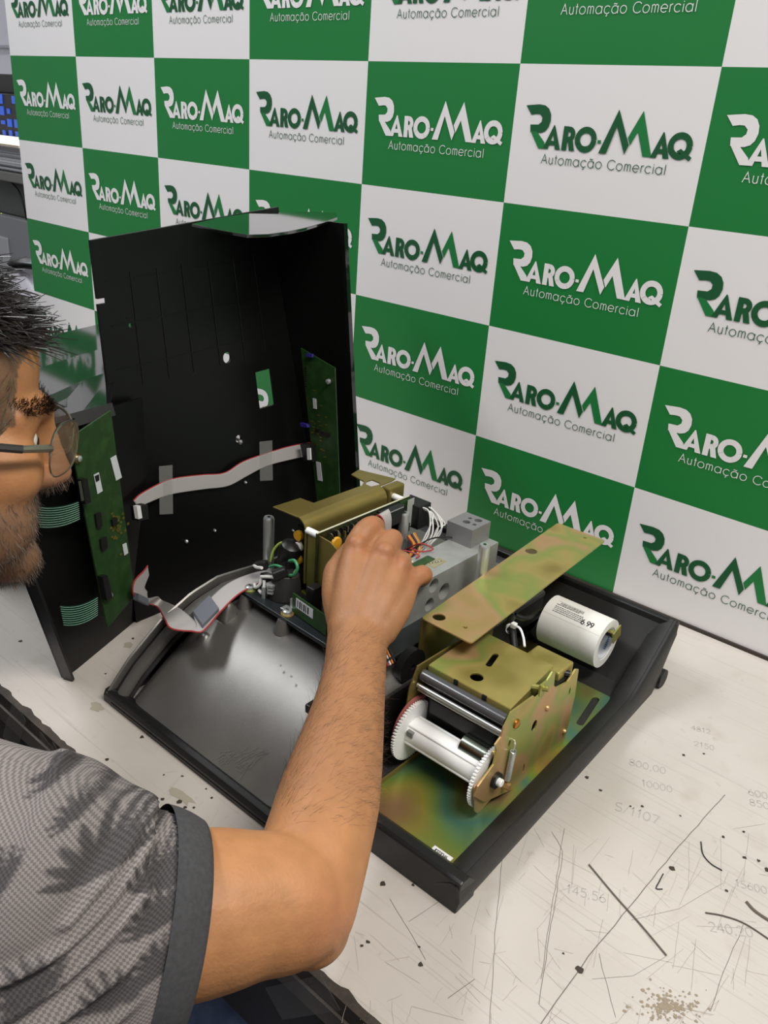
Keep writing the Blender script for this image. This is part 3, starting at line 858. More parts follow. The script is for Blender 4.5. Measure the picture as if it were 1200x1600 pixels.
MB().tube(spline([(1.307, -0.372, 0.115), (1.312, -0.378, 0.112), (1.314, -0.388, 0.103), (1.311, -0.396, 0.094), (1.300, -0.402, 0.090), (1.285, -0.410, 0.090)], 8), 0.0028, 10).build('signal_cable', m_rubber, lc, smooth=True)

# ------------------------------------------------------------------ electronics bracket with its board
eb = thing('electronics_bracket', 'olive zinc bracket box holding the dark circuit board', 'bracket', (1.19, -0.32, ZP))
ZB = 0.167
# folded sheet: top with two tabs, rounded bend, web
tx0 = 1.156
top = [(1.158, -0.386), (1.190, -0.384), (1.190, -0.248), (1.188, -0.240), (1.146, -0.252), (1.150, -0.268), (1.172, -0.272), (1.178, -0.282), (1.177, -0.350), (1.160, -0.352)]
hole = [(1.174, -0.262), (1.186, -0.262), (1.188, -0.268), (1.186, -0.276), (1.178, -0.276), (1.174, -0.270)]
MB().prism([top, hole], (0, 0, ZB - 0.0015), EX, EY, (0, 0, 0.0015)).build('bracket_top', m_olive, eb, bevel=0.0004)
rows = []
for y in (-0.384, -0.34, -0.30, -0.268):
    rows.append([V(1.1895 + 0.012 * math.sin(a), y, ZB - 0.012 + 0.012 * math.cos(a)) for a in [math.pi / 2 * i / 8 for i in range(9)]] + [V(1.2015, y, 0.100)])
MB().sheet(rows, (-0.0014, 0, -0.0004)).build('bracket_bend', m_olive, eb, smooth=True)
MB().box((1.190, -0.2655, 0.100), (1.2015, -0.240, ZB - 0.001)).build('rear_cheek', m_olive, eb, bevel=0.002)
MB().prism([[(1.203, ZP), (1.262, ZP), (1.262, 0.130), (1.244, 0.150), (1.232, 0.156), (1.203, 0.158)]], (0, -0.383, 0), EX, EZ, (0, 0.0014, 0)).build('front_plate', m_olive, eb, bevel=0.0005)
MB().box((1.196, -0.384, ZP), (1.262, -0.36, ZP + 0.0015)).build('foot_flange', m_olive, eb)
MB().box((1.178, -0.372, ZP), (1.2005, -0.262, 0.150)).build('rear_board', m_pcb_dk, eb)
pb = MB().box((1.2165, -0.386, 0.098), (1.2181, -0.252, 0.160)).build('circuit_board', m_pcb_dk, eb)
MB().box((1.2163, -0.386, 0.160), (1.2183, -0.252, 0.1604)).build('board_edge', pmat('board_edge', S((196, 196, 168)), 0.5), eb)
for y in (-0.381, -0.258):
    MB().cyl((1.2005, y, 0.156), (1.2165, y, 0.156), 0.0034, 12).build('white_spacer', m_white, eb, smooth=True)
# components on the board
def comp(lo, hi, m, name, bev=0.0003): return MB().box(lo, hi).build(name, m, pb, bevel=bev)
X0 = 1.2181
comp((X0, -0.303, 0.141), (X0 + 0.010, -0.271, 0.1585), m_chip, 'ribbon_header')
comp((X0 + 0.010, -0.300, 0.1575), (X0 + 0.0108, -0.274, 0.1582), m_steel, 'header_rail', 0)
comp((X0, -0.269, 0.128), (X0 + 0.002, -0.2535, 0.1585), m_pcb, 'green_module')
comp((X0 + 0.002, -0.266, 0.136), (X0 + 0.004, -0.259, 0.150), m_chip, 'square_chip')
for k in range(26):
    y = -0.365 + 0.0024 * k; z = 0.152 + 0.002 * math.sin(k * 2.1)
    comp((X0, y, z - 0.003), (X0 + 0.0025 + 0.001 * (k % 3), y + 0.0016, z + 0.003), (m_chip, m_solder, m_copper)[k % 3 if k % 4 else 0], 'small_component', 0)
for k in range(14):
    y = -0.372 + 0.0085 * k; z = 0.112 + 0.02 * rng.random()
    comp((X0, y, z), (X0 + 0.006 + 0.004 * rng.random(), y + 0.005, z + 0.009), (m_chip, m_pcb_dk, m_chip, m_ferrite)[k % 4], 'board_component')
for (y, z) in ((-0.368, 0.1475),):
    vr = MB().cyl((X0 + 0.006, y, z), (X0 + 0.0095, y, z), 0.0064, 20).build('yellow_varistor', pmat('varistor_yellow', S((214, 160, 40)), 0.4), pb, smooth=True, bevel=0.001)
    for dy in (-0.003, 0.003):
        MB().tube(spline([(X0, y + dy * 1.3, z + 0.009), (X0 + 0.006, y + dy * 1.5, z + 0.010), (X0 + 0.008, y + dy, z + 0.004)], 4), 0.0005, 6).build('varistor_lead', m_solder, pb)
for (y, z) in ((-0.374, 0.118), (-0.374, 0.144), (-0.374, 0.132)):
    MB().cyl((1.186, y - 0.002, z), (1.186, y - 0.006, z), 0.005, 16).build('yellow_varistor' if z != 0.132 else 'white_capacitor', MATS['varistor_yellow'] if z != 0.132 else m_white, eb, smooth=True)
# strip of clear tape over the module, black relay and the white wire loom
MB().sheet([[V(X0 + 0.0045, y, z) for z in (0.128, 0.146, 0.1595)] for y in (-0.2605, -0.250)], (0.0003, 0, 0)).build('clear_strip', pmat('clear_strip', S((200, 204, 196)), 0.3, alpha=0.55), eb)
MB().box((1.204, -0.252, 0.126), (1.232, -0.232, 0.152)).build('black_relay', m_chip, eb, bevel=0.001)
for k in range(9):
    y0 = -0.250 + 0.002 * k + rng.uniform(-0.004, 0.004)
    p = [(1.226, y0 + 0.004, 0.150 - 0.002 * (k % 3)), (1.240 + 0.001 * k, y0 + 0.006, 0.148 - 0.002 * k), (1.244 + rng.uniform(0, 0.012), y0 - rng.uniform(0.0, 0.012), 0.128), (1.240 + 0.001 * k, y0 - 0.022, 0.108), (1.228, y0 - 0.034, 0.096)]
    MB().tube(spline(p, 8), 0.00075, 6).build('loom_wire', m_wwire, eb, smooth=True)
for k, m in enumerate((m_owire, m_ybwire, m_pwire, m_rubber, m_owire, m_ybwire, m_red)):
    p = [(1.236, -0.262 - 0.002 * k, 0.128), (1.250 - 0.001 * k, -0.268 - 0.001 * k, 0.118), (1.250 - 0.001 * k, -0.282 - 0.002 * k, 0.104), (1.238, -0.300, 0.093), (1.222, -0.312, 0.091)]
    MB().tube(spline(p, 8), 0.0009, 6).build('loom_wire', m, eb, smooth=True)
MB().box((1.224, -0.300, 0.090), (1.262, -0.258, 0.108)).build('black_cable_bundle', m_rubber, eb, bevel=0.006)
for k, m in enumerate((m_rubber, m_owire, m_wwire, m_red, m_rubber)):
    p = [(1.262, -0.372, 0.098 + 0.001 * k), (1.285, -0.385 - 0.003 * k, 0.096), (1.310, -0.392 - 0.003 * k, 0.094), (1.333, -0.402 - 0.003 * k, 0.085)]
    MB().tube(spline(p, 6), 0.001, 6).build('printer_lead', m, eb, smooth=True)

# ------------------------------------------------------------------ power inlet with looped mains wires
pi = thing('power_inlet', 'black power inlet with looped white and green wires by the left post', 'power inlet', (1.19, -0.395, ZP))
MB().tube([(1.190, -0.398, ZP), (1.190, -0.398, 0.094), (1.190, -0.397, 0.102), (1.190, -0.396, 0.112)], [0.0165, 0.0155, 0.0145, 0.012], 22).build('inlet_body', m_blackpl2, pi, smooth=True, bevel=0.001)
MB().tube([(1.176, -0.383, 0.118), (1.180, -0.383, 0.127), (1.182, -0.383, 0.134), (1.183, -0.383, 0.1365)], [0.010, 0.0115, 0.010, 0.006], 10).build('cable_gland', m_blackpl, pi, smooth=True)
MB().box((1.170, -0.392, 0.100), (1.186, -0.376, 0.122)).build('gland_stem', m_blackpl, pi, bevel=0.003)
for (c, ax) in (((1.158, -0.400, 0.108), 0.3), ((1.192, -0.407, 0.116), 0.9), ((1.172, -0.406, 0.103), -0.4)):
    MB().box(V(*c) - V(0.007, 0.004, 0.0045), V(*c) + V(0.007, 0.004, 0.0045), rotz(ax) @ roty(-0.4)).build('terminal_boot', m_rubber, pi, bevel=0.0015)
for pts, m, r in (([(1.152, -0.404, 0.1075), (1.160, -0.408, 0.110), (1.170, -0.410, 0.114)], m_wwire, 0.0016),
                  ([(1.172, -0.412, 0.106), (1.182, -0.412, 0.110), (1.192, -0.410, 0.113)], m_wwire, 0.0016),
                  ([(1.160, -0.410, 0.092), (1.166, -0.414, 0.0925), (1.171, -0.413, 0.098), (1.171, -0.411, 0.106)], m_wwire, 0.0016),
                  ([(1.170, -0.413, 0.0905), (1.176, -0.415, 0.091), (1.178, -0.414, 0.097), (1.176, -0.412, 0.104)], m_wwire, 0.0016),
                  ([(1.160, -0.390, 0.110), (1.162, -0.388, 0.122), (1.168, -0.386, 0.131), (1.175, -0.385, 0.135)], m_ywire, 0.0012),
                  ([(1.172, -0.402, 0.113), (1.180, -0.402, 0.118), (1.190, -0.401, 0.119)], m_gwire, 0.0013),
                  ([(1.196, -0.399, 0.128), (1.203, -0.399, 0.131), (1.208, -0.400, 0.126), (1.205, -0.401, 0.118), (1.198, -0.401, 0.114)], m_gwire, 0.0015),
                  ([(1.196, -0.397, 0.1265), (1.2025, -0.397, 0.129), (1.206, -0.398, 0.125), (1.203, -0.399, 0.118)], m_ywire, 0.0011)):
    MB().tube(spline(pts, 8), r, 8).build('mains_wire', m, pi, smooth=True)
MB().cyl((1.180, -0.416, ZP), (1.180, -0.416, 0.100), 0.0022, 10).build('earth_stud', m_steel, pi, smooth=True)
for z in (0.095, 0.0985, 0.102):
    MB().cyl((1.186, -0.412, z), (1.186, -0.412, z + 0.0022), 0.005, 6).build('stud_nut', m_steel, pi)

# small upright circuit board with a printed sticker
sb = thing('small_circuit_board', 'small upright green circuit board with a sticker beside the wrist', 'circuit board', (1.235, -0.41, ZP))
o, e1 = V(1.218, -0.4135, ZP + 0.001), V(0.050, -0.006, 0.0)
n_ = unit(np.cross(e1, EZ))
MB().obox(o, e1, EZ * 0.020, n_ * 0.0015).build('board', m_pcb, sb)
st = MB().obox(o + e1 * 0.12 + EZ * 0.008 + n_ * 0.0016, e1 * 0.5, EZ * 0.010, n_ * 0.0002).build('sticker', m_sticker, sb)
for k in range(6):
    MB().obox(o + e1 * (0.16 + 0.06 * k) + EZ * 0.0095 + n_ * 0.0018, e1 * (0.022 + 0.015 * (k % 2)), EZ * 0.007, n_ * 0.0001).build('sticker_bar', m_ink, st)
MB().box((1.206, -0.419, ZP), (1.219, -0.411, ZP + 0.002)).build('metal_foot', m_steel, sb, bevel=0.0005)
MB().obox(V(1.215, -0.4150, ZP), (0.004, 0, 0), (0, 0.002, 0), (0, 0, 0.014)).build('metal_tab', m_steel, sb)
MB().box((1.228, -0.408, ZP), (1.238, -0.396, ZP + 0.030)).build('black_connector', m_chip, sb, bevel=0.001)

# ------------------------------------------------------------------ printer bracket
br = thing('printer_bracket', 'long yellow zinc bracket plate over the printer unit', 'bracket', (1.36, -0.24, ZF))
def P2(x, y): return onz(x, y, 0.12)[:2]
c0, c1, c2, c3 = (1.3365, -0.3755), (1.390, -0.3755), (1.3735, -0.108), (1.3155, -0.108)
def rounded(poly, r, n=4):
    out = []
    m = len(poly)
    for i in range(m):
        p, a, b = V(*poly[i]), V(*poly[i - 1]), V(*poly[(i + 1) % m])
        u, w = unit(a - p), unit(b - p)
        for k in range(n + 1):
            t = k / n
            q = (1 - t) ** 2 * (p + u * r) + 2 * t * (1 - t) * p + t * t * (p + w * r)
            out.append(tuple(q))
    return out
outl = rounded([c0, c1, c2, c3], 0.004)
holes = []
for (px, py, r) in ((686, 964, 0.0058), (727, 980, 0.0018), (830, 861, 0.0062), (914, 840, 0.0016)):
    p = P2(px, py); holes.append(circ(p[0], p[1], r, 18))
MB().prism([outl] + holes, (0, 0, 0.1185), EX, EY, (0, 0, 0.0015)).build('bracket_plate', m_chrom, br, bevel=0.0004)
fl = [V(*c0, 0.1185), V(*c3, 0.1185)]
d = fl[1] - fl[0]
MB().obox(V(*c0, ZF), d, V(0, 0, 0.1086), V(0.0015, 0, 0)).build('side_flange', m_olive, br)
MB().box((1.335, -0.372, ZF), (1.352, -0.14, ZF + 0.0015)).build('foot_flange', m_olive, br)
for (px, py) in ((727, 980), (914, 840)):
    p = P2(px, py); MB().cyl((p[0], p[1], 0.1195), (p[0], p[1], 0.1208), 0.0011, 10).build('pem_stud', m_chrom, br)
bv = V(1.344, -0.240, 0.072)
MB().cyl(bv, bv + V(0.006, 0, 0), 0.003, 8).build('spindle_bolt', m_steel, br)

# ------------------------------------------------------------------ label roll on its spindle
ra, rb_, ry_, rz_ = 1.3655, 1.4300, -0.190, 0.0545
lr = thing('label_roll', 'roll of white price labels on a spindle at the scale back', 'label roll', (1.398, ry_, rz_ - 0.026))
RO, RI = 0.0255, 0.0175
MB().ring((ra, ry_, rz_), (rb_, ry_, rz_), RO, RI, 64).build('paper_roll', m_paper, lr, smooth=True)
MB().ring((ra, ry_, rz_), (rb_ - 0.0005, ry_, rz_), RI, RI - 0.0016, 48).build('cardboard_core', pmat('core_paper', S((206, 210, 214)), 0.6), lr, smooth=True)
m_blueink = pmat('blue_ink', S((70, 110, 160)), 0.6)
for k in range(10):
    a = -0.9 + 0.13 * k
    p = [(rb_ - 0.004 - 0.002 * j, ry_ + (RI - 0.0018) * math.cos(a), rz_ + (RI - 0.0018) * math.sin(a)) for j in range(2)]
    MB().tube(p, 0.0006, 5).build('core_print', m_blueink, lr)
# printed label: lines of tiny type, price, on the cylinder surface
def on_roll(s, th): return V(ra + s, ry_ - (RO + 0.00015) * math.cos(th), rz_ + (RO + 0.00015) * math.sin(th))
def roll_quads(quads, mb):
    # 2D: x along the axis (mm), y around (mm, upward = larger angle)
    for q in quads:
        mb.add([on_roll(p[0] / 1000, math.radians(62) + p[1] / 1000 / RO) for p in q], [tuple(range(len(q)))])
mb = MB(); roll_quads(text2('6.99', 41.0, -5.0, 5.4, w=0.20, track=0.10), mb)
mb.build('price_print', m_ink, lr, fix=False)
mb = MB(); x = 12.0
while x < 37:
    w = rng.choice((0.35, 0.5, 0.8)); roll_quads([[(x, 6.0), (x + w, 6.0), (x + w, 9.0), (x, 9.0)]], mb); x += w + rng.choice((0.3, 0.5))
for y, xe in ((4.2, 34), (1.4, 40), (-0.6, 41), (-2.6, 41), (-4.6, 40)):
    x = 9.0
    while x < xe:
        w = rng.uniform(0.5, 2.2); roll_quads([[(x, y), (x + w, y), (x + w, y + 0.9), (x, y + 0.9)]], mb); x += w + 0.45
roll_quads([[(8.4, 5.4), (38, 5.4), (38, 5.55), (8.4, 5.55)], [(8.4, 9.7), (38, 9.7), (38, 9.85), (8.4, 9.85)]], mb)
tag(mb.build('small_print', pmat('grey_ink', S((88, 86, 88)), 0.6), lr, fix=False), 'tiny printed text lines', kind='stuff')
mb = MB(); roll_quads([[(0, -9.0), (64, -9.0), (64, -8.75), (0, -8.75)]], mb); mb.build('label_gap', pmat('gap_line', S((200, 198, 192)), 0.6), lr, fix=False)
MB().tube(spline([(1.350, -0.236, 0.070), (1.358, -0.225, 0.066), (1.366, ry_ + 0.004, rz_ + 0.010), (rb_ + 0.003, ry_ + 0.004, rz_ + 0.010)], 6), 0.0032, 10).build('spindle', m_blackpl, lr, smooth=True)
MB().tube([(rb_ - 0.012, ry_ + 0.005, rz_ + 0.011), (rb_ + 0.006, ry_ + 0.005, rz_ + 0.011)], 0.0035, 10).build('spindle_tip', m_chrom, lr, smooth=True)
MB().box((rb_ + 0.005, ry_ - 0.001, rz_ + 0.004), (rb_ + 0.0065, ry_ + 0.014, rz_ + 0.018), rotx(0.3)).build('end_stop', m_chrom, lr, bevel=0.0004)
# ------------------------------------------------------------------ printer unit
pr = thing('printer_unit', 'yellow zinc label printer unit with white gears and spool', 'printer', (1.42, -0.35, ZF))
ZQ = ZF + 0.002
slot = []
for i in range(9): a = math.pi * i / 8; slot.append((1.4435 + 0.0035 * math.cos(a), -0.222 + 0.0035 * math.sin(a)))
for i in range(9): a = math.pi + math.pi * i / 8; slot.append((1.4510 + 0.0035 * math.cos(a), -0.266 + 0.0035 * math.sin(a)))
MB().prism([rounded([(1.372, -0.487), (1.4665, -0.487), (1.4650, -0.300), (1.4555, -0.208), (1.372, -0.208)], 0.006), slot], (0, 0, ZF), EX, EY, (0, 0, 0.002)).build('base_plate', m_rain, pr, bevel=0.0004)
MB().box((1.372, -0.487, ZQ), (1.3735, -0.40, ZQ + 0.004)).build('plate_lip', m_olive, pr)
stk = MB().box((1.4450, -0.4850, ZQ), (1.4625, -0.4790, ZQ + 0.0003)).build('serial_sticker', m_white, pr)
mb = MB()
for q in text2('31022046', 1.4465, -0.4842, 0.0032, w=0.16, width=0.0130): mb.add([(p[0], p[1], ZQ + 0.0005) for p in q], [tuple(range(len(q)))])
mb.build('serial_print', m_ink, stk, fix=False)

XP = 1.4525
side = [(-0.302, ZQ), (-0.386, ZQ), (-0.430, 0.028), (-0.446, 0.044), (-0.443, 0.052), (-0.424, 0.062), (-0.4225, 0.074), (-0.426, 0.082), (-0.419, 0.0855), (-0.417, 0.093), (-0.409, 0.1035),
        (-0.376, 0.1015), (-0.372, 0.0975), (-0.362, 0.0985), (-0.358, 0.106), (-0.350, 0.112), (-0.345, 0.110), (-0.343, 0.095), (-0.338, 0.090), (-0.318, 0.086), (-0.306, 0.093), (-0.300, 0.090), (-0.297, 0.06), (-0.299, 0.03)]
side = [(a, b) for a, b in side]
hs = [circ(-0.366, 0.0665, 0.0042, 14, 0.0055), circ(-0.404, 0.0700, 0.0018, 10, 0.004), circ(-0.4255, 0.0745, 0.0018, 10), circ(-0.310, 0.072, 0.0015, 8, 0.004), circ(-0.372, 0.026, 0.0014, 8, 0.005)]
MB().prism([side] + hs, (XP, 0, 0), EY, EZ, (0.0015, 0, 0)).build('side_plate', m_chrom, pr, bevel=0.0003)
XQ = 1.3655
sideL = [(-0.302, ZQ), (-0.386, ZQ), (-0.430, 0.024), (-0.440, 0.044), (-0.424, 0.062), (-0.421, 0.085), (-0.413, 0.1025), (-0.300, 0.100)]
MB().prism([sideL], (XQ - 0.0015, 0, 0), EY, EZ, (0.0015, 0, 0)).build('side_plate', m_olive, pr, bevel=0.0003)
# top cover with its holes
tc = rounded([(XQ + 0.003, -0.402), (XP - 0.003, -0.402), (XP - 0.010, -0.326), (XQ + 0.001, -0.326)], 0.0015)
sl = []
for i in range(7): a = math.pi * i / 6; sl.append((1.4115 + 0.0028 * math.cos(a), -0.354 + 0.0028 * math.sin(a)))
for i in range(7): a = math.pi + math.pi * i / 6; sl.append((1.4155 + 0.0028 * math.cos(a), -0.370 + 0.0028 * math.sin(a)))
hp = onz(745, 1058, 0.1005)[:2]; sp = onz(769, 1031, 0.1005)[:2]
sl = [(p[0] - 1.4135 + sp[0], p[1] + 0.362 + sp[1]) for p in sl]
MB().prism([tc, circ(hp[0], hp[1], 0.0056, 20), sl], (0, 0, 0.0990), EX, EY, (0, 0, 0.0015)).build('top_cover', m_chrom, pr, bevel=0.0004)
MB().obox((XP - 0.0045, -0.400, 0.086), (-0.0070, 0.074, 0), (0.0012, 0, 0), (0, 0, 0.0135)).build('cover_skirt', m_chrom, pr)
MB().box((XQ + 0.003, -0.4025, 0.0945), (XP - 0.003, -0.4012, 0.1000)).build('cover_lip', m_chrom, pr)
for x in (1.395, 1.423):
    MB().box((x, -0.4032, 0.095), (x + 0.004, -0.4010, 0.1004)).build('lip_clip', m_chip, pr)
MB().box((1.412, -0.326, 0.070), (1.449, -0.300, 0.0955)).build('rear_housing', m_chrom, pr, bevel=0.002)
MB().cyl((1.426, -0.326, 0.092), (1.452, -0.312, 0.090), 0.0028, 12).build('pivot_rod', m_blackpl, pr, smooth=True)
gp = MB().box((1.4495, -0.344, 0.070), (1.4515, -0.312, 0.086)).build('green_flag', pmat('green_flag', S((96, 168, 120)), 0.5), pr)
# print head roller, rods, dark interior
MB().cyl((XQ + 0.002, -0.4075, 0.0925), (XP - 0.002, -0.4075, 0.0925), 0.0052, 24).build('platen_roller', pmat('grey_roller', S((92, 92, 94)), 0.25, 0.5), pr, smooth=True)
MB().cyl((XQ + 0.001, -0.4125, 0.0845), (XP - 0.001, -0.4125, 0.0845), 0.0020, 12).build('guide_rod', m_steel, pr, smooth=True)
MB().cyl((XQ + 0.001, -0.4110, 0.0795), (XP - 0.001, -0.4110, 0.0795), 0.0014, 12).build('guide_rod', m_steel, pr, smooth=True)
MB().box((XQ + 0.001, -0.402, 0.030), (XP - 0.001, -0.312, 0.088)).build('inner_housing', m_chip, pr)
MB().box((XQ + 0.012, -0.409, 0.060), (XP - 0.010, -0.402, 0.076)).build('inner_bar', m_rubber, pr, bevel=0.002)
MB().cyl((1.4190, -0.412, 0.0540), (1.4430, -0.412, 0.0540), 0.0105, 26).build('motor', pmat('motor_steel', S((138, 146, 132)), 0.2, 1.0), pr, smooth=True)
MB().cyl((1.4425, -0.412, 0.0540), (1.4500, -0.412, 0.0540), 0.0115, 26).build('motor_cap', m_rubber, pr, smooth=True)
# take-up spool with two toothed gears
GY, GZ = -0.4185, 0.0435
def gear(x, w, R, n, name, m):
    out = []
    for i in range(n):
        for f, r in ((0.0, R - 0.0018), (0.2, R), (0.5, R), (0.7, R - 0.0018)):
            a = 2 * math.pi * (i + f) / n
            out.append((GY + r * math.cos(a), GZ + r * math.sin(a)))
    return MB().prism([out, circ(GY, GZ, 0.004, 16)], (x, 0, 0), EY, EZ, (w, 0, 0)).build(name, m, pr)
gear(1.3690, 0.0028, 0.0270, 60, 'gear', m_white)
gear(1.4465, 0.0028, 0.0270, 60, 'gear', m_white)
MB().cyl((1.3660, GY + 0.004, GZ + 0.003), (1.3688, GY + 0.004, GZ + 0.003), 0.0262, 40).build('red_disc', pmat('red_disc', S((150, 84, 78)), 0.5), pr, smooth=True)
sp_ = MB().tube([(1.3718, GY, GZ), (1.4465, GY, GZ)], 0.0122, 36).build('spool', m_white, pr, smooth=True)
for a in (0.9, 2.2, 3.6, 5.2):
    c = V(0, math.cos(a) * 0.0118, math.sin(a) * 0.0118)
    MB().tube([V(1.3718, GY, GZ) + c, V(1.4465, GY, GZ) + c], 0.0016, 10).build('spool_rib', m_white, sp_, smooth=True)
MB().box((1.3735, GY - 0.0128, GZ + 0.003), (1.3795, GY - 0.0095, GZ + 0.008)).build('spool_slot', pmat('slot_grey', S((120, 122, 118)), 0.6), sp_)
MB().ring((XP + 0.0015, GY, GZ), (XP + 0.0045, GY, GZ), 0.0068, 0.0030, 24).build('shaft_clip', m_chip, pr, smooth=True)
MB().cyl((XP - 0.004, GY, GZ), (XP + 0.0085, GY, GZ), 0.0034, 16).build('shaft_end', m_white, pr, smooth=True, bevel=0.0008)
# arm plate that carries the spool end
arm = rounded([(-0.446, 0.052), (-0.440, 0.024), (-0.434, 0.018), (-0.398, 0.024), (-0.396, 0.048), (-0.410, 0.060)], 0.003)
MB().prism([arm], (XP - 0.0012, 0, 0), EY, EZ, (0.001, 0, 0)).build('spool_arm', m_chrom, pr)
# coil spring and screws on the near side
s0, s1 = V(XP + 0.0045, -0.4015, 0.064), V(XP + 0.0045, -0.4035, 0.036)
pts = []
for i in range(22 * 10 + 1):
    t = i / 220; a = t * 22 * 2 * math.pi
    pts.append(s0 + (s1 - s0) * t + V(math.cos(a) * 0.0022, math.sin(a) * 0.0022, 0))
MB().tube(pts, 0.0005, 5).build('coil_spring', m_steel, pr, smooth=True)
MB().tube(spline([s0, s0 + V(0, 0.001, 0.005), s0 + V(-0.002, 0.003, 0.007), s0 + V(-0.005, 0.002, 0.006)], 5), 0.0006, 6).build('spring_hook', m_steel, pr)
MB().tube(spline([s1, s1 + V(0, 0, -0.003), s1 + V(-0.003, -0.001, -0.005)], 5), 0.0012, 6).build('spring_hook', m_chrom, pr)
MB().cyl((XP + 0.001, -0.4035, 0.0295), (XP + 0.008, -0.4035, 0.0295), 0.0030, 6).build('spring_post', m_chrom, pr)
for (y, z, r, m) in ((-0.3985, 0.0870, 0.0042, pmat('copper_screw', S((190, 130, 60)), 0.3, 1.0)), (-0.349, 0.0755, 0.0028, m_chrom), (-0.306, 0.027, 0.0024, m_chrom)):
    MB().tube([(XP + 0.0015, y, z), (XP + 0.0030, y, z), (XP + 0.0040, y, z)], [r, r * 0.9, r * 0.5], 16).build('screw', m, pr, smooth=True)
MB().tube([(XP - 0.006, -0.366, 0.1015), (XP + 0.006, -0.362, 0.1035)], 0.0024, 8).build('latch_pin', m_chrom, pr, smooth=True)
MB().box((XP + 0.0005, -0.368, 0.097), (XP + 0.0025, -0.358, 0.108)).build('latch_lever', m_chrom, pr, bevel=0.0004)
# cable tie and black lead between printer and bracket
ct = thing('cable_tie', 'white cable tie around a black lead behind the printer cover', 'cable tie', (1.39, -0.305, ZQ))
MB().tube(spline([(1.366, -0.270, 0.090), (1.376, -0.290, 0.098), (1.388, -0.306, 0.101), (1.400, -0.318, 0.090)], 6), 0.0034, 10).build('black_lead', m_rubber, ct, smooth=True)
MB().box((1.386, -0.308, 0.104), (1.391, -0.303, 0.109)).build('tie_head', m_white, ct, bevel=0.0008)
MB().tube(spline([(1.388, -0.307, 0.107), (1.396, -0.308, 0.108), (1.404, -0.314, 0.1055), (1.411, -0.322, 0.1025)], 6), 0.0011, 6).build('tie_tail', m_white, ct, smooth=True)
MB().ring(V(1.383, -0.302, 0.1), V(1.386, -0.306, 0.1005), 0.0042, 0.0036, 18).build('tie_band', m_white, ct)

# ------------------------------------------------------------------ scale cover stood on its side
LEAN = 0.09
cv = thing('scale_cover', 'black glossy scale cover stood on its side beside the base', 'scale cover', (1.0, -0.32, 0.0))
def zt(y): return 0.391 + (y + 0.452) * 0.06
def wx(y, z):
    return 1.017 - (LEAN + 0.15 * (y + 0.452) / 0.287) * z
# main wall as one thick sheet: y along, z up
yn = [-0.452 + 0.287 * i / 24 for i in range(25)]
rows = []
for k in range(25):
    rows.append([V(wx(y, zt(y) * k / 24), y, zt(y) * k / 24) for y in yn])
mw = MB().sheet(rows, (-0.003, -0.0006, 0)).build('main_wall', m_cover_in, cv)
def wallpt(px, py):
    X = 1.0
    for _ in range(12):
        p = onx(px, py, X); X = wx(p[1], p[2])
    return onx(px, py, X)
cyls = []
for (px, py, r) in ((355, 559, 0.0062), (447, 462, 0.0022), (204, 508, 0.0024), (197, 498, 0.0012), (373, 686, 0.0045)):
    p = wallpt(px, py); cyls.append(MB().cyl(p + V(-0.02, 0, 0), p + V(0.02, 0, 0), r, 20))
a, b = wallpt(399, 582), wallpt(430, 632)
cyls.append(MB().box((a[0] - 0.03, a[1], b[2]), (a[0] + 0.03, b[1], a[2])))
n0 = wallpt(158, 470)
cyls.append(MB().box(n0 + V(-0.02, -0.02, -0.003), n0 + V(0.02, 0.006, 0.002)))
cut(mw, cyls)
# low grid ribs moulded inside the wall
for t in (0.12, 0.26, 0.40):
    rows = []
    zz_ = [0.391 - 0.20 * t - 0.0006 + 0.0012 * k for k in (0, 1)]
    y0, y1 = -0.440, -0.200
    MB().sheet([[V(wx(y, z), y, z) for y in (y0, -0.36, -0.28, y1)] for z in [0.391 - 0.3 * t, 0.391 - 0.3 * t - 0.0012]], (0.0005, 0, 0)).build('wall_rib', m_cover_in, cv)
for y in (-0.41, -0.375, -0.34, -0.30, -0.26, -0.225):
    MB().sheet([[V(wx(y, z), y + d_, z) for z in (0.25, 0.30, 0.36)] for d_ in (0, 0.0012)], (0.0005, 0, 0)).build('wall_rib', m_cover_in, cv)
# end wall
rows = []
for k in range(9):
    z = 0.402 * k / 8
    xs_, xe_ = wx(-0.165, z), 1.058 - LEAN * z
    rows.append([V(xs_ + (xe_ - xs_) * t, -0.165 + 0.020 * t - 0.055 * z * 0.95, z) for t in [i / 6 for i in range(7)]])
MB().sheet(rows, (0, 0.003, 0)).build('end_wall', m_cover_in, cv)
rows = [[V(r_[-1][0], r_[-1][1], r_[-1][2]), V(r_[-1][0] + 0.004, r_[-1][1] + 0.001, r_[-1][2])] for r_ in rows]
MB().sheet(rows, (0, 0.006, 0)).build('end_lip', m_gloss, cv)
# top flange (glossy outside) with the curved rim
fl = [onz(x, y, 0.404)[:2] for x, y in ((300, 350), (322, 355), (350, 361), (385, 367), (420, 366), (450, 362), (480, 355.5), (505, 348), (527, 340), (526, 333), (490, 331), (450, 331), (390, 333), (340, 341))]
MB().prism([[tuple(p) for p in fl]], (0, 0, 0.4012), EX, EY, (0, 0, 0.003)).build('side_flange', m_gloss, cv, bevel=0.0004)
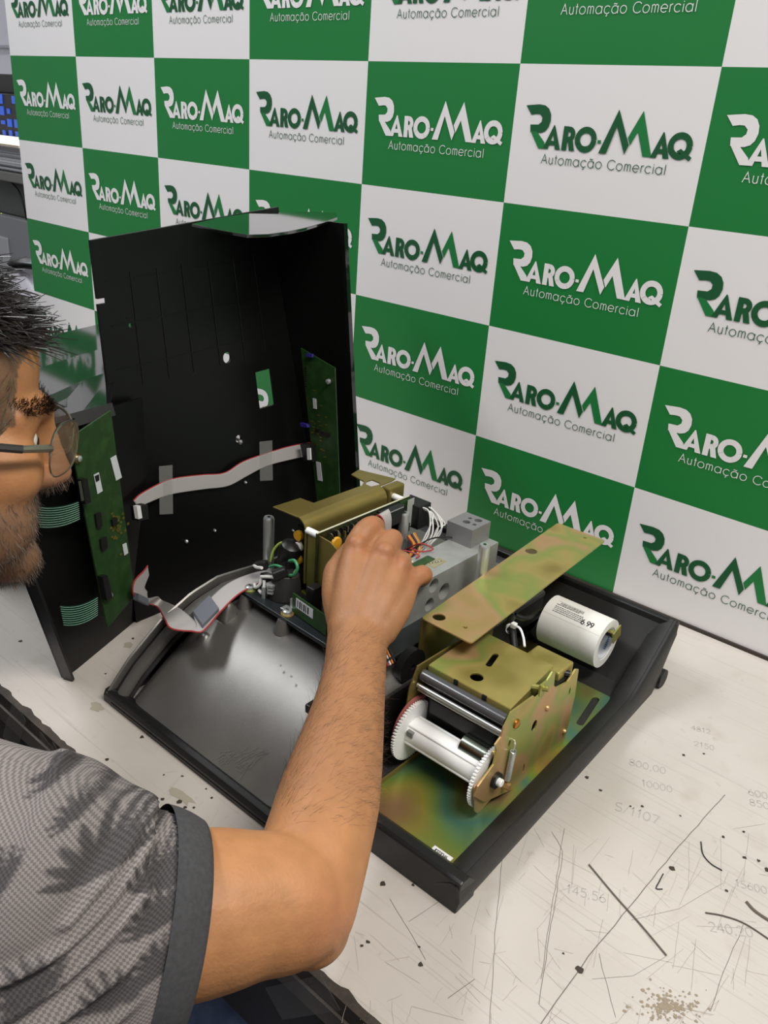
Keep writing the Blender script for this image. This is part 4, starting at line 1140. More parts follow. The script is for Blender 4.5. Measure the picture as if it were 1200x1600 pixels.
# keypad wing: lower, closer panel
WA, WB = V(1.060, -0.545, 0.0), V(1.012, -0.425, 0.0)
wdir = unit(WB - WA); wn = unit(np.cross(wdir, EZ))   # faces the base
ZW = 0.246
def wp(s, z, off=0.0):
    return WA + wdir * s - V(LEAN * z, 0, 0) + EZ * z + wn * off
LW = float(np.linalg.norm(WB - WA))
wq = lambda x, y: onp(x, y, wp(0.06, 0.1), wn)
W4 = [wq(-40, 700), wq(222, 622), wq(248, 956), wq(100, 1060)]
MB().sheet([[W4[0] + (W4[1] - W4[0]) * s * (1 - t) + ((W4[3] + (W4[2] - W4[3]) * s) - W4[0] - (W4[1] - W4[0]) * s) * t if False else (W4[0] * (1 - s) + W4[1] * s) * (1 - t) + (W4[3] * (1 - s) + W4[2] * s) * t for s in (0, 0.25, 0.5, 0.75, 1)] for t in (0, 0.25, 0.5, 0.75, 1)], -wn * 0.003).build('keypad_wing', m_cover_in, cv)
MB().sheet([[W4[0], W4[0] + wn * 0.010], [W4[3], W4[3] + wn * 0.010]], wdir * 0.003).build('wing_lip', m_blackpl, cv)
# far-left extension of the wing and its glossy outer top
ny = [(-40, 682), (20, 669), (75, 656), (130, 641), (174, 629)]
bd = [(-70, 690), (0, 652), (75, 619), (130, 594), (180, 577)]
fr = [(-70, 560), (0, 542), (50, 531), (110, 517), (178, 501)]
rows = [[onx(x, y, 1.035) for x, y in ny], [onz(x, y, 0.263) for x, y in bd], [onz((p_[0] + q_[0]) / 2, (p_[1] + q_[1]) / 2, 0.264) for p_, q_ in zip(bd, fr)], [onz(x, y, 0.264) for x, y in fr]]
MB().sheet(rows, (0.0, 0.0, -0.003)).build('wing_top', m_gloss, cv)
MB().sheet([rows[0], [p + V(0.006, -0.001, -0.010) for p in rows[0]]], (0.0015, 0, 0)).build('wing_top_lip', m_cover_in, cv)
MB().sheet([[p + V(-0.001, 0, -0.0035) for p in rows[3]], [V(p[0], p[1], 0.0) for p in rows[3]]], (-0.003, 0, 0)).build('wing_back', m_gloss, cv)
# boards inside the cover
lb = MB().sheet([[wp(s, z, 0.016) for s in (0.050, LW + 0.012)] for z in (0.050, 0.235)], wn * 0.0016)
q = [(107, 684), (171, 641), (209, 930), (166, 981)]
o_ = wp(0.06, 0.1, 0.014)
qq = [onp(x, y, o_, wn) for x, y in q]
bo = MB().sheet([[qq[0], qq[1]], [qq[3], qq[2]]], wn * 0.0016).build('keypad_board', m_pcb, cv)
def on_board(px, py, off=0.002): return onp(px, py, o_ + wn * off, wn)
def bq(name, pts, m, off=0.0022, th=0.0004):
    P = [on_board(x, y, off) for x, y in pts]
    return MB().sheet([[P[0], P[1]], [P[3], P[2]]], wn * th).build(name, m, bo)
bq('board_sticker', [(172, 716), (181, 711), (190, 746), (181, 751)], m_sticker)
bq('board_sticker', [(146, 742), (154, 738), (160, 767), (152, 772)], m_sticker)
bq('board_sticker', [(191, 851), (197, 848), (200, 864), (194, 868)], m_sticker)
bq('code_mark', [(148, 744), (154, 741), (155, 750), (150, 753)], m_chip, 0.0028)
bq('board_socket', [(119, 748), (128, 746), (134, 783), (125, 786)], m_chip, 0.0022, 0.006)
bq('board_socket', [(152, 900), (160, 897), (168, 932), (159, 936)], m_chip, 0.0022, 0.006)
bq('pin_row', [(122, 752), (126, 751), (131, 782), (127, 783)], m_solder, 0.0084, 0.0003)
bq('chip', [(147, 803), (155, 800), (158, 822), (150, 825)], m_chip, 0.0022, 0.002)
bq('chip', [(155, 842), (164, 838), (166, 856), (157, 860)], m_chip, 0.0022, 0.002)
bq('chip', [(173, 812), (180, 808), (182, 818), (175, 822)], m_chip, 0.0022, 0.002)
bq('chip', [(204, 790), (220, 786), (222, 808), (206, 812)], m_chip, 0.0022, 0.008)
bq('white_header', [(208, 790), (214, 789), (217, 808), (211, 810)], m_white, 0.0104, 0.004)
for k in range(34):
    x, y = rng.gauss(183, 9), rng.gauss(825, 14)
    bq('trace_patch', [(x - 2, y + 0.5), (x + 1.5, y - 1.5), (x + 2, y + 2), (x - 1.5, y + 3.5)], m_copper, 0.0021, 0.0002)
for (x, y) in ((121, 716), (170, 930)):
    c = on_board(x, y, 0.0022)
    w_ = MB().cyl(c, c + wn * 0.0006, 0.0048, 18).build('gold_pad', pmat('gold_pad', S((170, 140, 70)), 0.3, 1.0), bo, smooth=True)
    MB().tube([c + wn * 0.0006, c + wn * 0.003, c + wn * 0.004], [0.0030, 0.0028, 0.0014], 14).build('board_screw', m_steel, bo, smooth=True)
# striped flexible tails from the keypad
m_flex = pmat('green_flex', S((16, 52, 40)), 0.3)
m_line = pmat('flex_line', S((150, 190, 165)), 0.4)
def flex(tl, tr, br_, bl, nl, sag):
    def row(t):
        out = []
        for k in range(11):
            u = k / 10
            a_ = V(tl[0] + (tr[0] - tl[0]) * u, tl[1] + (tr[1] - tl[1]) * u + sag * 4 * u * (1 - u))
            b_ = V(bl[0] + (br_[0] - bl[0]) * u, bl[1] + (br_[1] - bl[1]) * u + sag * 4 * u * (1 - u))
            p = a_ * (1 - t) + b_ * t
            out.append(onp(p[0], p[1], o_ + wn * (-0.006 + 0.010 * u), wn))
        return out
    f = MB().sheet([row(t) for t in (0, 0.25, 0.5, 0.75, 1)], wn * 0.0003).build('keypad_tail', m_flex, cv, smooth=True)
    for k in range(nl):
        t = 0.06 + 0.88 * k / (nl - 1)
        P = [p + wn * 0.0006 for p in row(t)]
        MB().tube(P, 0.00022, 5).build('tail_trace', m_line, f)
flex((55, 790), (122, 783), (124, 812), (62, 825), 9, 5)
flex((93, 946), (152, 932), (152, 962), (99, 978), 9, 6)
# display board on the end wall
yE = -0.190
def one(x, y, off=0.0): return ony(x, y, yE - off)
P = [one(470, 544), (one(523, 575)), one(531, 772), one(496, 790)]
P = [one(470, 544), one(523, 575), one(531, 785), one(497, 800)]
db = MB().sheet([[P[0], P[1]], [P[3], P[2]]], (0, 0.0016, 0)).build('display_board', m_pcb, cv)
def dq(name, pts, m, off=0.0004, th=0.0006):
    Q = [one(x, y, off) for x, y in pts]
    return MB().sheet([[Q[0], Q[1]], [Q[3], Q[2]]], (0, -th, 0)).build(name, m, db)
dq('board_sticker', [(489, 622), (494, 623), (495, 639), (490, 638)], m_sticker)
dq('board_sticker', [(494, 721), (501, 723), (504, 752), (497, 750)], m_sticker)
dq('socket', [(476, 692), (490, 692), (495, 720), (482, 720)], m_chip, 0.0004, 0.008)
dq('white_header', [(481, 700), (486, 700), (487, 718), (482, 718)], m_white, 0.0088, 0.002)
dq('blue_part', [(472, 660), (482, 662), (484, 667), (474, 666)], pmat('blue_part', S((52, 44, 130)), 0.4), 0.0004, 0.004)
dq('blue_part', [(481, 552), (490, 553), (490, 558), (481, 557)], MATS['blue_part'], 0.0004, 0.003)
for (x, y) in ((496, 672), (504, 676), (512, 679)): dq('chip', [(x - 3, y - 3), (x + 3, y - 2), (x + 3, y + 4), (x - 3, y + 3)], m_chip, 0.0004, 0.001)
for k in range(30):
    x, y = rng.gauss(499, 6), rng.gauss(668, 16); dq('trace_patch', [(x - 2, y), (x + 2, y + 1), (x + 2, y + 3), (x - 2, y + 2)], m_copper, 0.0003, 0.0001)
for k in range(10):
    dq('pin', [(476.5, 572 + 3.2 * k), (480, 572.5 + 3.2 * k), (480, 573.7 + 3.2 * k), (476.5, 573.2 + 3.2 * k)], m_solder, 0.0004, 0.0006)
c = one(514, 596, 0.001); MB().tube([c, c + V(0, -0.003, 0), c + V(0, -0.004, 0)], [0.0034, 0.0030, 0.0014], 14).build('board_screw', m_steel, db, smooth=True)
for (px, py, r) in ((382, 753, 0.002), (290, 845, 0.0022), (334, 828, 0.0018), (374, 690, 0.003), (456, 828, 0.0015)):
    c = wallpt(px, py) + V(0.001, 0, 0)
    MB().tube([c, c + V(0.002, 0, 0), c + V(0.003, 0, 0)], [r, r * 0.9, r * 0.4], 12).build('wall_screw', m_steel, cv, smooth=True)

# ------------------------------------------------------------------ ribbon cables
def ribbon(name, label, pairs, group=None, lines=9, th=0.0007):
    """pairs of edge points (world) along the cable"""
    A = spline([p[0] for p in pairs], 6); B = spline([p[1] for p in pairs], 6)
    cen = np.mean(np.array(A + B), 0)
    r = thing(name, label, 'ribbon cable', (cen[0], cen[1], min(p[2] for p in A + B)))
    nrm = [unit(np.cross(B[i] - A[i], (A[min(i + 1, len(A) - 1)] - A[max(i - 1, 0)]))) for i in range(len(A))]
    rows = []
    m = lines * 2
    for i in range(len(A)):
        rows.append([A[i] + (B[i] - A[i]) * j / m + nrm[i] * (0.00025 if j % 2 else 0) for j in range(m + 1)])
    k = MB(); k.sheet(rows, nrm[len(A) // 2] * th)
    k.build('flat_strip', m_ribbon, r, smooth='all')
    MB().tube([a - (b - a) / np.linalg.norm(b - a) * 0.0002 for a, b in zip(A, B)], 0.0008, 6).build('red_edge_wire', m_red, r, smooth=True)
    return r
def wpt(px, py, off): return wallpt(px, py) + V(off, 0, 0)
E1 = [((196, 776), (203, 786), 0.014), ((215, 765), (222, 781), 0.010), ((262, 748), (262, 771), 0.004), ((310, 741), (312, 763), 0.004), ((345, 737), (350, 757), 0.006), ((372, 719), (378, 741), 0.008), ((410, 708), (412, 727), 0.004), ((447, 697), (449, 717), 0.004), ((484, 690), (487, 709), 0.004)]
ribbon('long_ribbon_cable', 'long grey ribbon cable with red edge across the black cover', [(wpt(*a, o), wpt(*b, o)) for a, b, o in E1])
rc = bpy.data.objects['long_ribbon_cable']
for (x0, y0, x1, y1) in ((243, 726, 264, 800), (400, 688, 420, 748)):
    Q = [wpt(x0, y0, 0.006), wpt(x1, y0 - 2, 0.006), wpt(x1 + 1, y1, 0.006), wpt(x0 + 1, y1 + 1, 0.006)]
    MB().sheet([[Q[0], Q[1]], [Q[3], Q[2]]], (0.0002, 0, 0)).build('holding_tape', m_tape, rc)
E2 = [((231, 884), (233, 898), None), ((224, 893), (226, 917), None), ((210, 909), (230, 924), None), ((209, 930), (232, 935), None), ((226, 941), (246, 932), None), ((246, 948), (254, 938), None)]
prs = [(on_board(*a, 0.010), on_board(*b, 0.010)) for a, b, _ in E2]
T2 = [((257, 966), (280, 950), 0.076), ((268, 982), (303, 968), 0.0825), ((298, 986), (312, 972), 0.0835), ((318, 985), (303, 962), 0.0850), ((345, 955), (325, 938), 0.0875), ((376, 926), (355, 912), 0.0900), ((420, 905), (392, 896), 0.0920), ((450, 899), (432, 888), 0.0925)]
prs += [(onz(*a, z), onz(*b, z)) for a, b, z in T2]
r2 = ribbon('draped_ribbon_cable', 'short grey ribbon cable draped over the base rim with two ferrite clips', prs)
def clip(p, e1, e2, e3):
    MB().obox(p - (e1 + e2 + e3) / 2, e1, e2, e3).build('ferrite_clip', m_ferrite, r2, bevel=0.0008)
c = on_board(220, 936, 0.012); d1 = unit(on_board(240, 947, 0.012) - on_board(206, 930, 0.012))
clip(c, d1 * 0.022, EZ * 0.009, wn * 0.008)
q1, q2, q3 = onz(316, 983, 0.084), onz(302, 962, 0.084), onz(342, 956, 0.0865)
clip((q1 + q2) / 2 + (q3 - q1) / 2 + V(0, 0, 0.001), q3 - q1, (q2 - q1) * 1.05, V(0, 0, 0.008))
# short grey stub of flat cable held in the fingers
ribbon('plug_ribbon_cable', 'short grey flat cable plugged into the board at the fingertips', [(onx(588, 806, 1.229), onx(607, 795, 1.229)), (onx(594, 806, 1.233), onx(610, 800, 1.233)), (onx(600, 816, 1.236), onx(612, 812, 1.236)), (onx(601, 832, 1.236), onx(611, 830, 1.236)), (onx(600, 850, 1.236), onx(609, 848, 1.236))])
# ------------------------------------------------------------------ person reaching into the scale
RIGHT, DOWN, FWD = CR[0], CR[1], CR[2]
def depth(P): return float((np.array(P) - CC) @ FWD)
def pix(P):
    p = CR @ (np.array(P) - CC); return p[0] / p[2] * FPX + 600, p[1] / p[2] * FPX + 800
hf, hr = unit(V(0.375, 0.910, -0.180)), unit(V(0.925, -0.381, 0.0))
hu = unit(np.cross(hr, hf)); hr = np.cross(hf, hu)
hu = unit(hu * math.cos(-0.12) + hr * math.sin(-0.12)); hr = np.cross(hf, hu)
HO = V(1.083, -0.681, 0.2955) + RIGHT * 0.0125 - DOWN * 0.002
def hp_(f, r, u): return HO + hf * f + hr * r + hu * u
HAX = np.array([hf, hr, hu])

person = thing('person', 'person in grey leaf-print T-shirt and glasses reaching into the scale', 'person', (1.05, -0.80, -0.8))
B = MB()
def limb(pts, rs, seg=20, n=6, mbx=None):
    sp = spline([list(p) + [r] for p, r in zip(pts, rs)], n)
    P = [s_[:3] for s_ in sp]; R_ = [max(0.001, s_[3]) for s_ in sp]
    # round ends
    t0, t1 = unit(P[0] - P[1]), unit(P[-1] - P[-2])
    pre = [P[0] + t0 * R_[0] * math.sin(a) for a in (1.45, 1.1, 0.6)]; pr_ = [R_[0] * math.cos(a) for a in (1.45, 1.1, 0.6)]
    post = [P[-1] + t1 * R_[-1] * math.sin(a) for a in (0.6, 1.1, 1.45)]; po_ = [R_[-1] * math.cos(a) for a in (0.6, 1.1, 1.45)]
    (mbx or B).tube(pre + P + post, pr_ + R_ + po_, seg)
# head
def he(c, r, mbx=None): (mbx or B).ell(hp_(*c), r, HAX, 28, 20)
he((-0.020, 0, 0.045), (0.092, 0.076, 0.084))
he((0.036, 0, 0.040), (0.050, 0.062, 0.056))
he((0.040, 0, -0.030), (0.052, 0.062, 0.068))
for s in (-1, 1):
    he((0.060, s * 0.043, -0.026), (0.030, 0.022, 0.028))
    he((0.050, s * 0.040, -0.065), (0.038, 0.022, 0.034))
    he((-0.012, s * 0.078, -0.014), (0.020, 0.008, 0.032))
    he((0.097, s * 0.0125, -0.038), (0.011, 0.008, 0.008))
    he((0.066, s * 0.033, 0.006), (0.0175, 0.0200, 0.0150))
    he((0.070, s * 0.033, -0.013), (0.0150, 0.0180, 0.0085))
he((0.030, 0, -0.078), (0.056, 0.054, 0.044))
he((0.074, 0, -0.103), (0.024, 0.028, 0.020))
he((0.067, 0, -0.066), (0.022, 0.032, 0.030))
limb([hp_(0.090, 0, 0.008), hp_(0.098, 0, -0.014), hp_(0.104, 0, -0.030)], [0.0085, 0.0085, 0.0095], 14)
he((0.1055, 0, -0.0345), (0.0100, 0.0115, 0.0095))
limb([hp_(0.068, -0.048, 0.014), hp_(0.084, -0.026, 0.018), hp_(0.090, 0, 0.014), hp_(0.084, 0.026, 0.018), hp_(0.068, 0.048, 0.014)], [0.0085, 0.009, 0.009, 0.009, 0.0085], 14)
he((0.0865, 0, -0.0615), (0.007, 0.021, 0.0055)); he((0.0845, 0, -0.0735), (0.008, 0.018, 0.006))
NB = hp_(-0.060, 0, -0.190)
limb([hp_(-0.020, 0, -0.050), hp_(-0.035, 0, -0.110), NB], [0.056, 0.054, 0.062], 24)
# torso (under the shirt), shoulders
SH = at(-40, 1395, 0.44)
SL = 2 * NB - SH; SL[2] = SH[2] - 0.005
CH_ = NB + V(-0.01, -0.06, -0.13); HIP = V(1.02, -0.93, -0.32)
limb([NB + V(0, 0, -0.02), CH_, (CH_ + HIP) / 2, HIP], [0.085, 0.125, 0.125, 0.14], 24)
limb([SH, NB + V(0, -0.01, -0.05), SL], [0.050, 0.075, 0.050], 20)
# right arm: stations read along the limb
ARM = [(-40, 1395, 0.440, 0.052), (150, 1415, 0.455, 0.044), (260, 1430, 0.467, 0.0450), (340, 1420, 0.477, 0.0437), (400, 1412, 0.486, 0.0400), (440, 1410, 0.493, 0.0385), (464, 1408, 0.500, 0.0365)]
limb([at(x, y, d) for x, y, d, r in ARM], [q[3] for q in ARM], 28)
FORE = [(466, 1412, 0.500, 0.0350), (484, 1355, 0.518, 0.0347), (500, 1300, 0.540, 0.0345), (513, 1250, 0.562, 0.0345), (525, 1200, 0.584, 0.0323), (536, 1150, 0.610, 0.0296), (546, 1100, 0.637, 0.0268), (554, 1050, 0.667, 0.0250), (558, 1005, 0.697, 0.0252), (562, 985, 0.708, 0.0255)]
limb([at(x, y, d) for x, y, d, r in FORE], [q[3] for q in FORE], 28)
B.ell(at(484, 1446, 0.502), (0.0245, 0.0245, 0.024), None, 20, 14)
# right hand
def hd(x, y, d): return at(x, y, d)
WR = hd(560, 998, 0.702)
MC = {'i': (557, 852, 0.742, 0.0112), 'm': (600, 862, 0.736, 0.0112), 'r': (624, 882, 0.737, 0.0105), 'p': (641, 907, 0.741, 0.0095)}
for k, w0 in (('i', (541, 985, 0.702)), ('m', (558, 985, 0.698)), ('r', (575, 985, 0.699)), ('p', (590, 985, 0.703))):
    x, y, d, r = MC[k]
    limb([hd(*w0), hd((w0[0] + x) / 2, (w0[1] + y) / 2, (w0[2] + d) / 2 - 0.002), hd(x, y, d)], [0.0165, 0.0160, r], 16)
for (x, y, d, r) in ((560, 925, 0.728, 0.019), (590, 930, 0.726, 0.020), (615, 935, 0.732, 0.017), (580, 890, 0.740, 0.016), (612, 905, 0.738, 0.015)):
    B.ell(hd(x, y, d), (r, r, r), None, 16, 12)
for (x, y, d, r) in ((557, 850, 0.734, 0.0085), (601, 862, 0.7275, 0.0088), (626, 883, 0.7300, 0.0078)):
    B.ell(hd(x, y, d), (r, r, r), None, 14, 10)
limb([hd(545, 975, 0.712), hd(532, 930, 0.728), hd(529, 895, 0.745)], [0.0185, 0.0165, 0.0140], 16)
limb([hd(529, 895, 0.745), hd(545, 868, 0.768), hd(566, 846, 0.788), hd(578, 836, 0.796)], [0.0135, 0.0115, 0.0100, 0.0080], 16)
limb([hd(*MC['i'][:3]), hd(569, 832, 0.748), hd(581, 823, 0.757), hd(587, 824, 0.774), hd(590, 826, 0.790)], [0.0112, 0.0106, 0.0102, 0.0092, 0.0072], 16)
limb([hd(*MC['m'][:3]), hd(608, 848, 0.744), hd(613, 843, 0.753), hd(612, 850, 0.772), hd(606, 851, 0.789)], [0.0112, 0.0102, 0.0098, 0.0090, 0.0072], 16)
limb([hd(*MC['r'][:3]), hd(627, 877, 0.746), hd(627, 877, 0.758), hd(622, 880, 0.774)], [0.0105, 0.0095, 0.0090, 0.0080], 16)
limb([hd(*MC['p'][:3]), hd(652, 901, 0.745), hd(661, 897, 0.752), hd(662, 902, 0.766), hd(656, 908, 0.776)], [0.0095, 0.0088, 0.0084, 0.0078, 0.0066], 16)
# left arm hangs down beside the seat
limb([SL, SL + V(-0.06, 0.02, -0.14), SL + V(-0.06, 0.05, -0.27)], [0.050, 0.045, 0.038], 20)
LWR = SL + V(0.02, 0.24, -0.33)
limb([SL + V(-0.06, 0.05, -0.27), SL + V(-0.03, 0.14, -0.30), LWR], [0.038, 0.037, 0.027], 20)
for k, (dx, l) in enumerate(((-0.028, 0.070), (-0.010, 0.080), (0.010, 0.076), (0.028, 0.062))):
    limb([LWR, LWR + V(dx, 0.075, -0.004), LWR + V(dx * 1.1, 0.075 + l * 0.6, -0.016), LWR + V(dx * 1.1, 0.075 + l, -0.04)], [0.018, 0.012, 0.009, 0.007], 12)
limb([LWR + V(0.015, 0.02, -0.005), LWR + V(0.045, 0.05, -0.012), LWR + V(0.052, 0.085, -0.022)], [0.016, 0.011, 0.008], 12)

def remesh(mb, name, voxel, smooth_it, mat, parent):
    o = mb.build(name, mat, parent, fix=False)
    md = o.modifiers.new('r', 'REMESH'); md.mode = 'VOXEL'; md.voxel_size = voxel; md.use_smooth_shade = True
    ms = o.modifiers.new('s', 'SMOOTH'); ms.factor = 0.5; ms.iterations = smooth_it
    bpy.context.view_layer.update()
    me = bpy.data.meshes.new_from_object(o.evaluated_get(bpy.context.evaluated_depsgraph_get()))
    o.modifiers.clear(); o.data = me
    for p in me.polygons: p.use_smooth = True
    return o
def arrays(o):
    me = o.data; n = len(me.vertices)
    co = np.empty(n * 3); me.vertices.foreach_get('co', co)
    no = np.empty(n * 3); me.vertex_normals.foreach_get('vector', no)
    off = V(*o.parent.location)
    return co.reshape(-1, 3) + off, no.reshape(-1, 3), off
def setco(o, co, off):
    o.data.vertices.foreach_set('co', (co - off).ravel()); o.data.update()
def setcol(o, rgb, name='tint'):
    a = o.data.color_attributes.new(name, 'FLOAT_COLOR', 'POINT')
    a.data.foreach_set('color', np.concatenate([rgb, np.ones((len(rgb), 1))], 1).ravel())
def sstep(a, b, x):
    t = np.clip((x - a) / (b - a), 0, 1); return t * t * (3 - 2 * t)

def skin_mat():
    m = pmat('skin', S((190, 138, 100)), 0.55, sss=0.10, bump=0.30, bscale=420)
    nt = m.node_tree; b = nt.nodes['Principled BSDF']
    at_ = nt.nodes.new('ShaderNodeVertexColor'); at_.layer_name = 'tint'
    tc = nt.nodes.new('ShaderNodeTexCoord')
    n = nt.nodes.new('ShaderNodeTexNoise'); n.inputs['Scale'].default_value = 70; n.inputs['Detail'].default_value = 5
    nt.links.new(tc.outputs['Object'], n.inputs['Vector'])
    r = nt.nodes.new('ShaderNodeMapRange'); r.inputs['From Min'].default_value = 0.3; r.inputs['From Max'].default_value = 0.7; r.inputs['To Min'].default_value = 0.90; r.inputs['To Max'].default_value = 1.06
    nt.links.new(n.outputs['Fac'], r.inputs['Value'])
    mx = nt.nodes.new('ShaderNodeVectorMath'); mx.operation = 'SCALE'
    nt.links.new(at_.outputs['Color'], mx.inputs[0]); nt.links.new(r.outputs['Result'], mx.inputs['Scale'])
    nt.links.new(mx.outputs[0], b.inputs['Base Color'])
    return m
body = remesh(B, 'body', 0.0021, 5, skin_mat(), person)
co, no, off = arrays(body)
# soften the head so the face reads as one surface
_l = (co - HO) @ HAX.T
_w = np.clip((0.155 - np.linalg.norm(_l * np.array([1, 1, 0.85]), axis=1)) / 0.03, 0, 1)
_w *= 1 - 0.8 * np.exp(-(((_l[:, 0] - 0.104) / 0.016) ** 2 + (_l[:, 1] / 0.02) ** 2 + ((_l[:, 2] + 0.033) / 0.014) ** 2))
_w *= 1 - 0.7 * (np.abs(_l[:, 1]) > 0.076)
_e = np.empty(len(body.data.edges) * 2, int); body.data.edges.foreach_get('vertices', _e); _e = _e.reshape(-1, 2)
_deg = np.bincount(_e.ravel(), minlength=len(co)).astype(float)[:, None]
for _k in range(26):
    acc = np.zeros_like(co)
    for ax_ in range(3):
        acc[:, ax_] = np.bincount(_e[:, 0], co[_e[:, 1], ax_], len(co)) + np.bincount(_e[:, 1], co[_e[:, 0], ax_], len(co))
    co = co + (acc / np.maximum(_deg, 1) - co) * (0.6 * _w)[:, None]
setco(body, co, off)
co, no, off = arrays(body)
# skin tint: base tone, ruddy knuckles, beard shadow, lips, moles
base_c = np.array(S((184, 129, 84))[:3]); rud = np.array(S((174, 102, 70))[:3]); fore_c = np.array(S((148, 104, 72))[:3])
rgb = np.tile(base_c, (len(co), 1))
def mixin(mask, c):
    global rgb
    rgb = rgb * (1 - mask[:, None]) + np.array(c) * mask[:, None]
def near(P, r): return np.exp(-(np.linalg.norm(co - np.array(P), axis=1) / r) ** 2)
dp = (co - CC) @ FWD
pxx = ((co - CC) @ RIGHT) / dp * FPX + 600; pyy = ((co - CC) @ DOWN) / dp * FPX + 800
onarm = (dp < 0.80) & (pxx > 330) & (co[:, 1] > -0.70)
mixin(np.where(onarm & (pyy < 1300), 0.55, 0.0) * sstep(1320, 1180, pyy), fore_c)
for k in MC: mixin(0.45 * near(hd(MC[k][0], MC[k][1], MC[k][2] - 0.010), 0.010), rud)
for (x, y, d) in ((663, 897, 0.745), (583, 815, 0.750), (614, 836, 0.745)): mixin(0.4 * near(hd(x, y, d), 0.009), rud)
mixin(0.35 * near(at(520, 1440, 0.475), 0.022), rud)
loc = (co - HO) @ HAX.T
face = (np.linalg.norm(loc * np.array([1, 1, 0.8]), axis=1) < 0.14)
lf, lrr, lu = loc[:, 0], loc[:, 1], loc[:, 2]
beard = face * sstep(-0.035, -0.062, lu + 0.25 * np.clip(0.05 - lf, -0.05, 0.10)) * sstep(0.0, 0.02, lf + 0.01) * sstep(-0.150, -0.125, lu)
mixin(np.clip(beard, 0, 1) * 0.72, S((96, 78, 64))[:3])
mixin(face * 0.6 * np.exp(-(((lf - 0.103) / 0.01) ** 2 + (lrr / 0.022) ** 2 + ((lu + 0.067) / 0.009) ** 2)), S((160, 96, 84))[:3])
mixin(face * 0.25 * np.exp(-(((lf - 0.115) / 0.02) ** 2 + (lrr / 0.02) ** 2 + ((lu + 0.035) / 0.02) ** 2)), S((196, 124, 98))[:3])
for (x, y, d) in ((586, 900, 0.71), (553, 910, 0.712), (617, 958, 0.712), (460, 1327, 0.51)): mixin(0.6 * near(at(x, y, d), 0.0022), S((104, 70, 48))[:3])
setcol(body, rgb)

# hair, beard and arm hair strands
def strands(name, label, roots, dirs, nrm, length, rad, mat, parent, curl=0.0, segs=3, seed=1, lift=0.35):
    rr = random.Random(seed); mb = MB()
    for p, d, n_ in zip(roots, dirs, nrm):
        L_ = length * rr.uniform(0.55, 1.25); pts = []
        d = unit(unit(d) + unit(V(rr.gauss(0, 1), rr.gauss(0, 1), rr.gauss(0, 1))) * 0.35)
        w = unit(V(rr.gauss(0, 1), rr.gauss(0, 1), rr.gauss(0, 1))) * curl
        for k in range(segs + 1):
            t = k / segs
            pts.append(p + d * L_ * t + n_ * (lift * L_ * t * (1 - 0.6 * t) - 0.0003) + w * t * t * L_ )
        mb.tube(pts, [rad * (1 - 0.7 * k / segs) for k in range(segs + 1)], 3, caps=False)
    o = mb.build(name, mat, parent, fix=False)
    return tag(o, label, kind='stuff')
m_hair = pmat('dark_hair', S((30, 26, 24)), 0.35, col2=S((44, 38, 34)), nscale=60)
m_hair2 = pmat('temple_hair', S((62, 54, 44)), 0.5, col2=S((122, 110, 90)), nscale=220)
m_ahair = pmat('arm_hair', S((74, 50, 34)), 0.5)
rs_ = np.random.RandomState(3)
idx = np.where((np.linalg.norm(loc, axis=1) < 0.16))[0]
hl = np.where(lf > 0.066, 0.048 + (lf - 0.066) * 1.5, np.where(lf > 0.01, -0.024 + (lf - 0.01) * 0.60, -0.045 + np.clip(lf, -1, 0) * 0.5))
scalp = idx[(lu[idx] > hl[idx]) & (np.abs(lrr[idx]) < 0.088)]
temple = scalp[(np.abs(lrr[scalp]) > 0.035) & (lu[scalp] < 0.060)]
crown = np.setdiff1d(scalp, temple)
mixin_mask = np.zeros(len(co)); mixin_mask[crown] = 0.9; mixin_mask[temple] = 0.0
mixin(mixin_mask, S((30, 26, 24))[:3])
mixin_mask[:] = 0; mixin_mask[temple] = 0.75
mixin(mixin_mask, S((84, 72, 58))[:3])
body.data.color_attributes['tint'].data.foreach_set('color', np.concatenate([rgb, np.ones((len(rgb), 1))], 1).ravel())
pick = rs_.choice(crown, 4200)
fl_ = np.array([hf * (0.9 if l[0] > 0.0 else -0.3) + hr * 0.25 * np.sign(l[1]) - hu * 0.25 * (1 if abs(l[1]) > 0.05 else 0.1) for l in loc[pick]])
strands('hair', 'dark wavy hair', co[pick], fl_, no[pick], 0.021, 0.0009, m_hair, person, curl=0.30, segs=6, seed=2, lift=0.16)
pick = rs_.choice(temple, 3600)
strands('temple_hair', 'short greying hair at the temple', co[pick], np.array([-hf * 0.4 - hu * 0.9] * len(pick)), no[pick], 0.013, 0.00042, m_hair2, person, curl=0.25, segs=3, seed=3, lift=0.12)
bi = np.where(beard > 0.5)[0]
pick = rs_.choice(bi, 4200)
strands('beard', 'short brown beard', co[pick], np.array([hf * 0.3 - hu * 0.9] * len(pick)), no[pick], 0.006, 0.0002, pmat('beard_hair', S((74, 58, 46)), 0.5, col2=S((120, 104, 90)), nscale=200), person, curl=0.2, segs=2, seed=4)
bw_ = np.where(face & (np.abs(lu - 0.021) < 0.0050) & (np.abs(np.abs(lrr) - 0.031) < 0.020) & (lf > 0.055))[0]
if len(bw_):
    pick = rs_.choice(bw_, 900)
    strands('eyebrows', 'dark eyebrows', co[pick], np.array([hr * np.sign(l[1]) * 0.9 + hu * 0.25 for l in loc[pick]]), no[pick], 0.008, 0.00032, m_hair, person, segs=2, seed=5, lift=0.25)
fa = np.where(onarm & (pyy < 1290) & (pyy > 985) & (dp < 0.72) & (pxx > 425 + 0.4 * (pyy - 1240) * (pyy > 1240)))[0]
pick = rs_.choice(fa, 2600)
axis = unit(at(558, 1005, 0.697) - at(500, 1300, 0.54))
ad = np.array([axis * 0.55 + np.cross(axis, n_) * 0.8 for n_ in no[pick]])
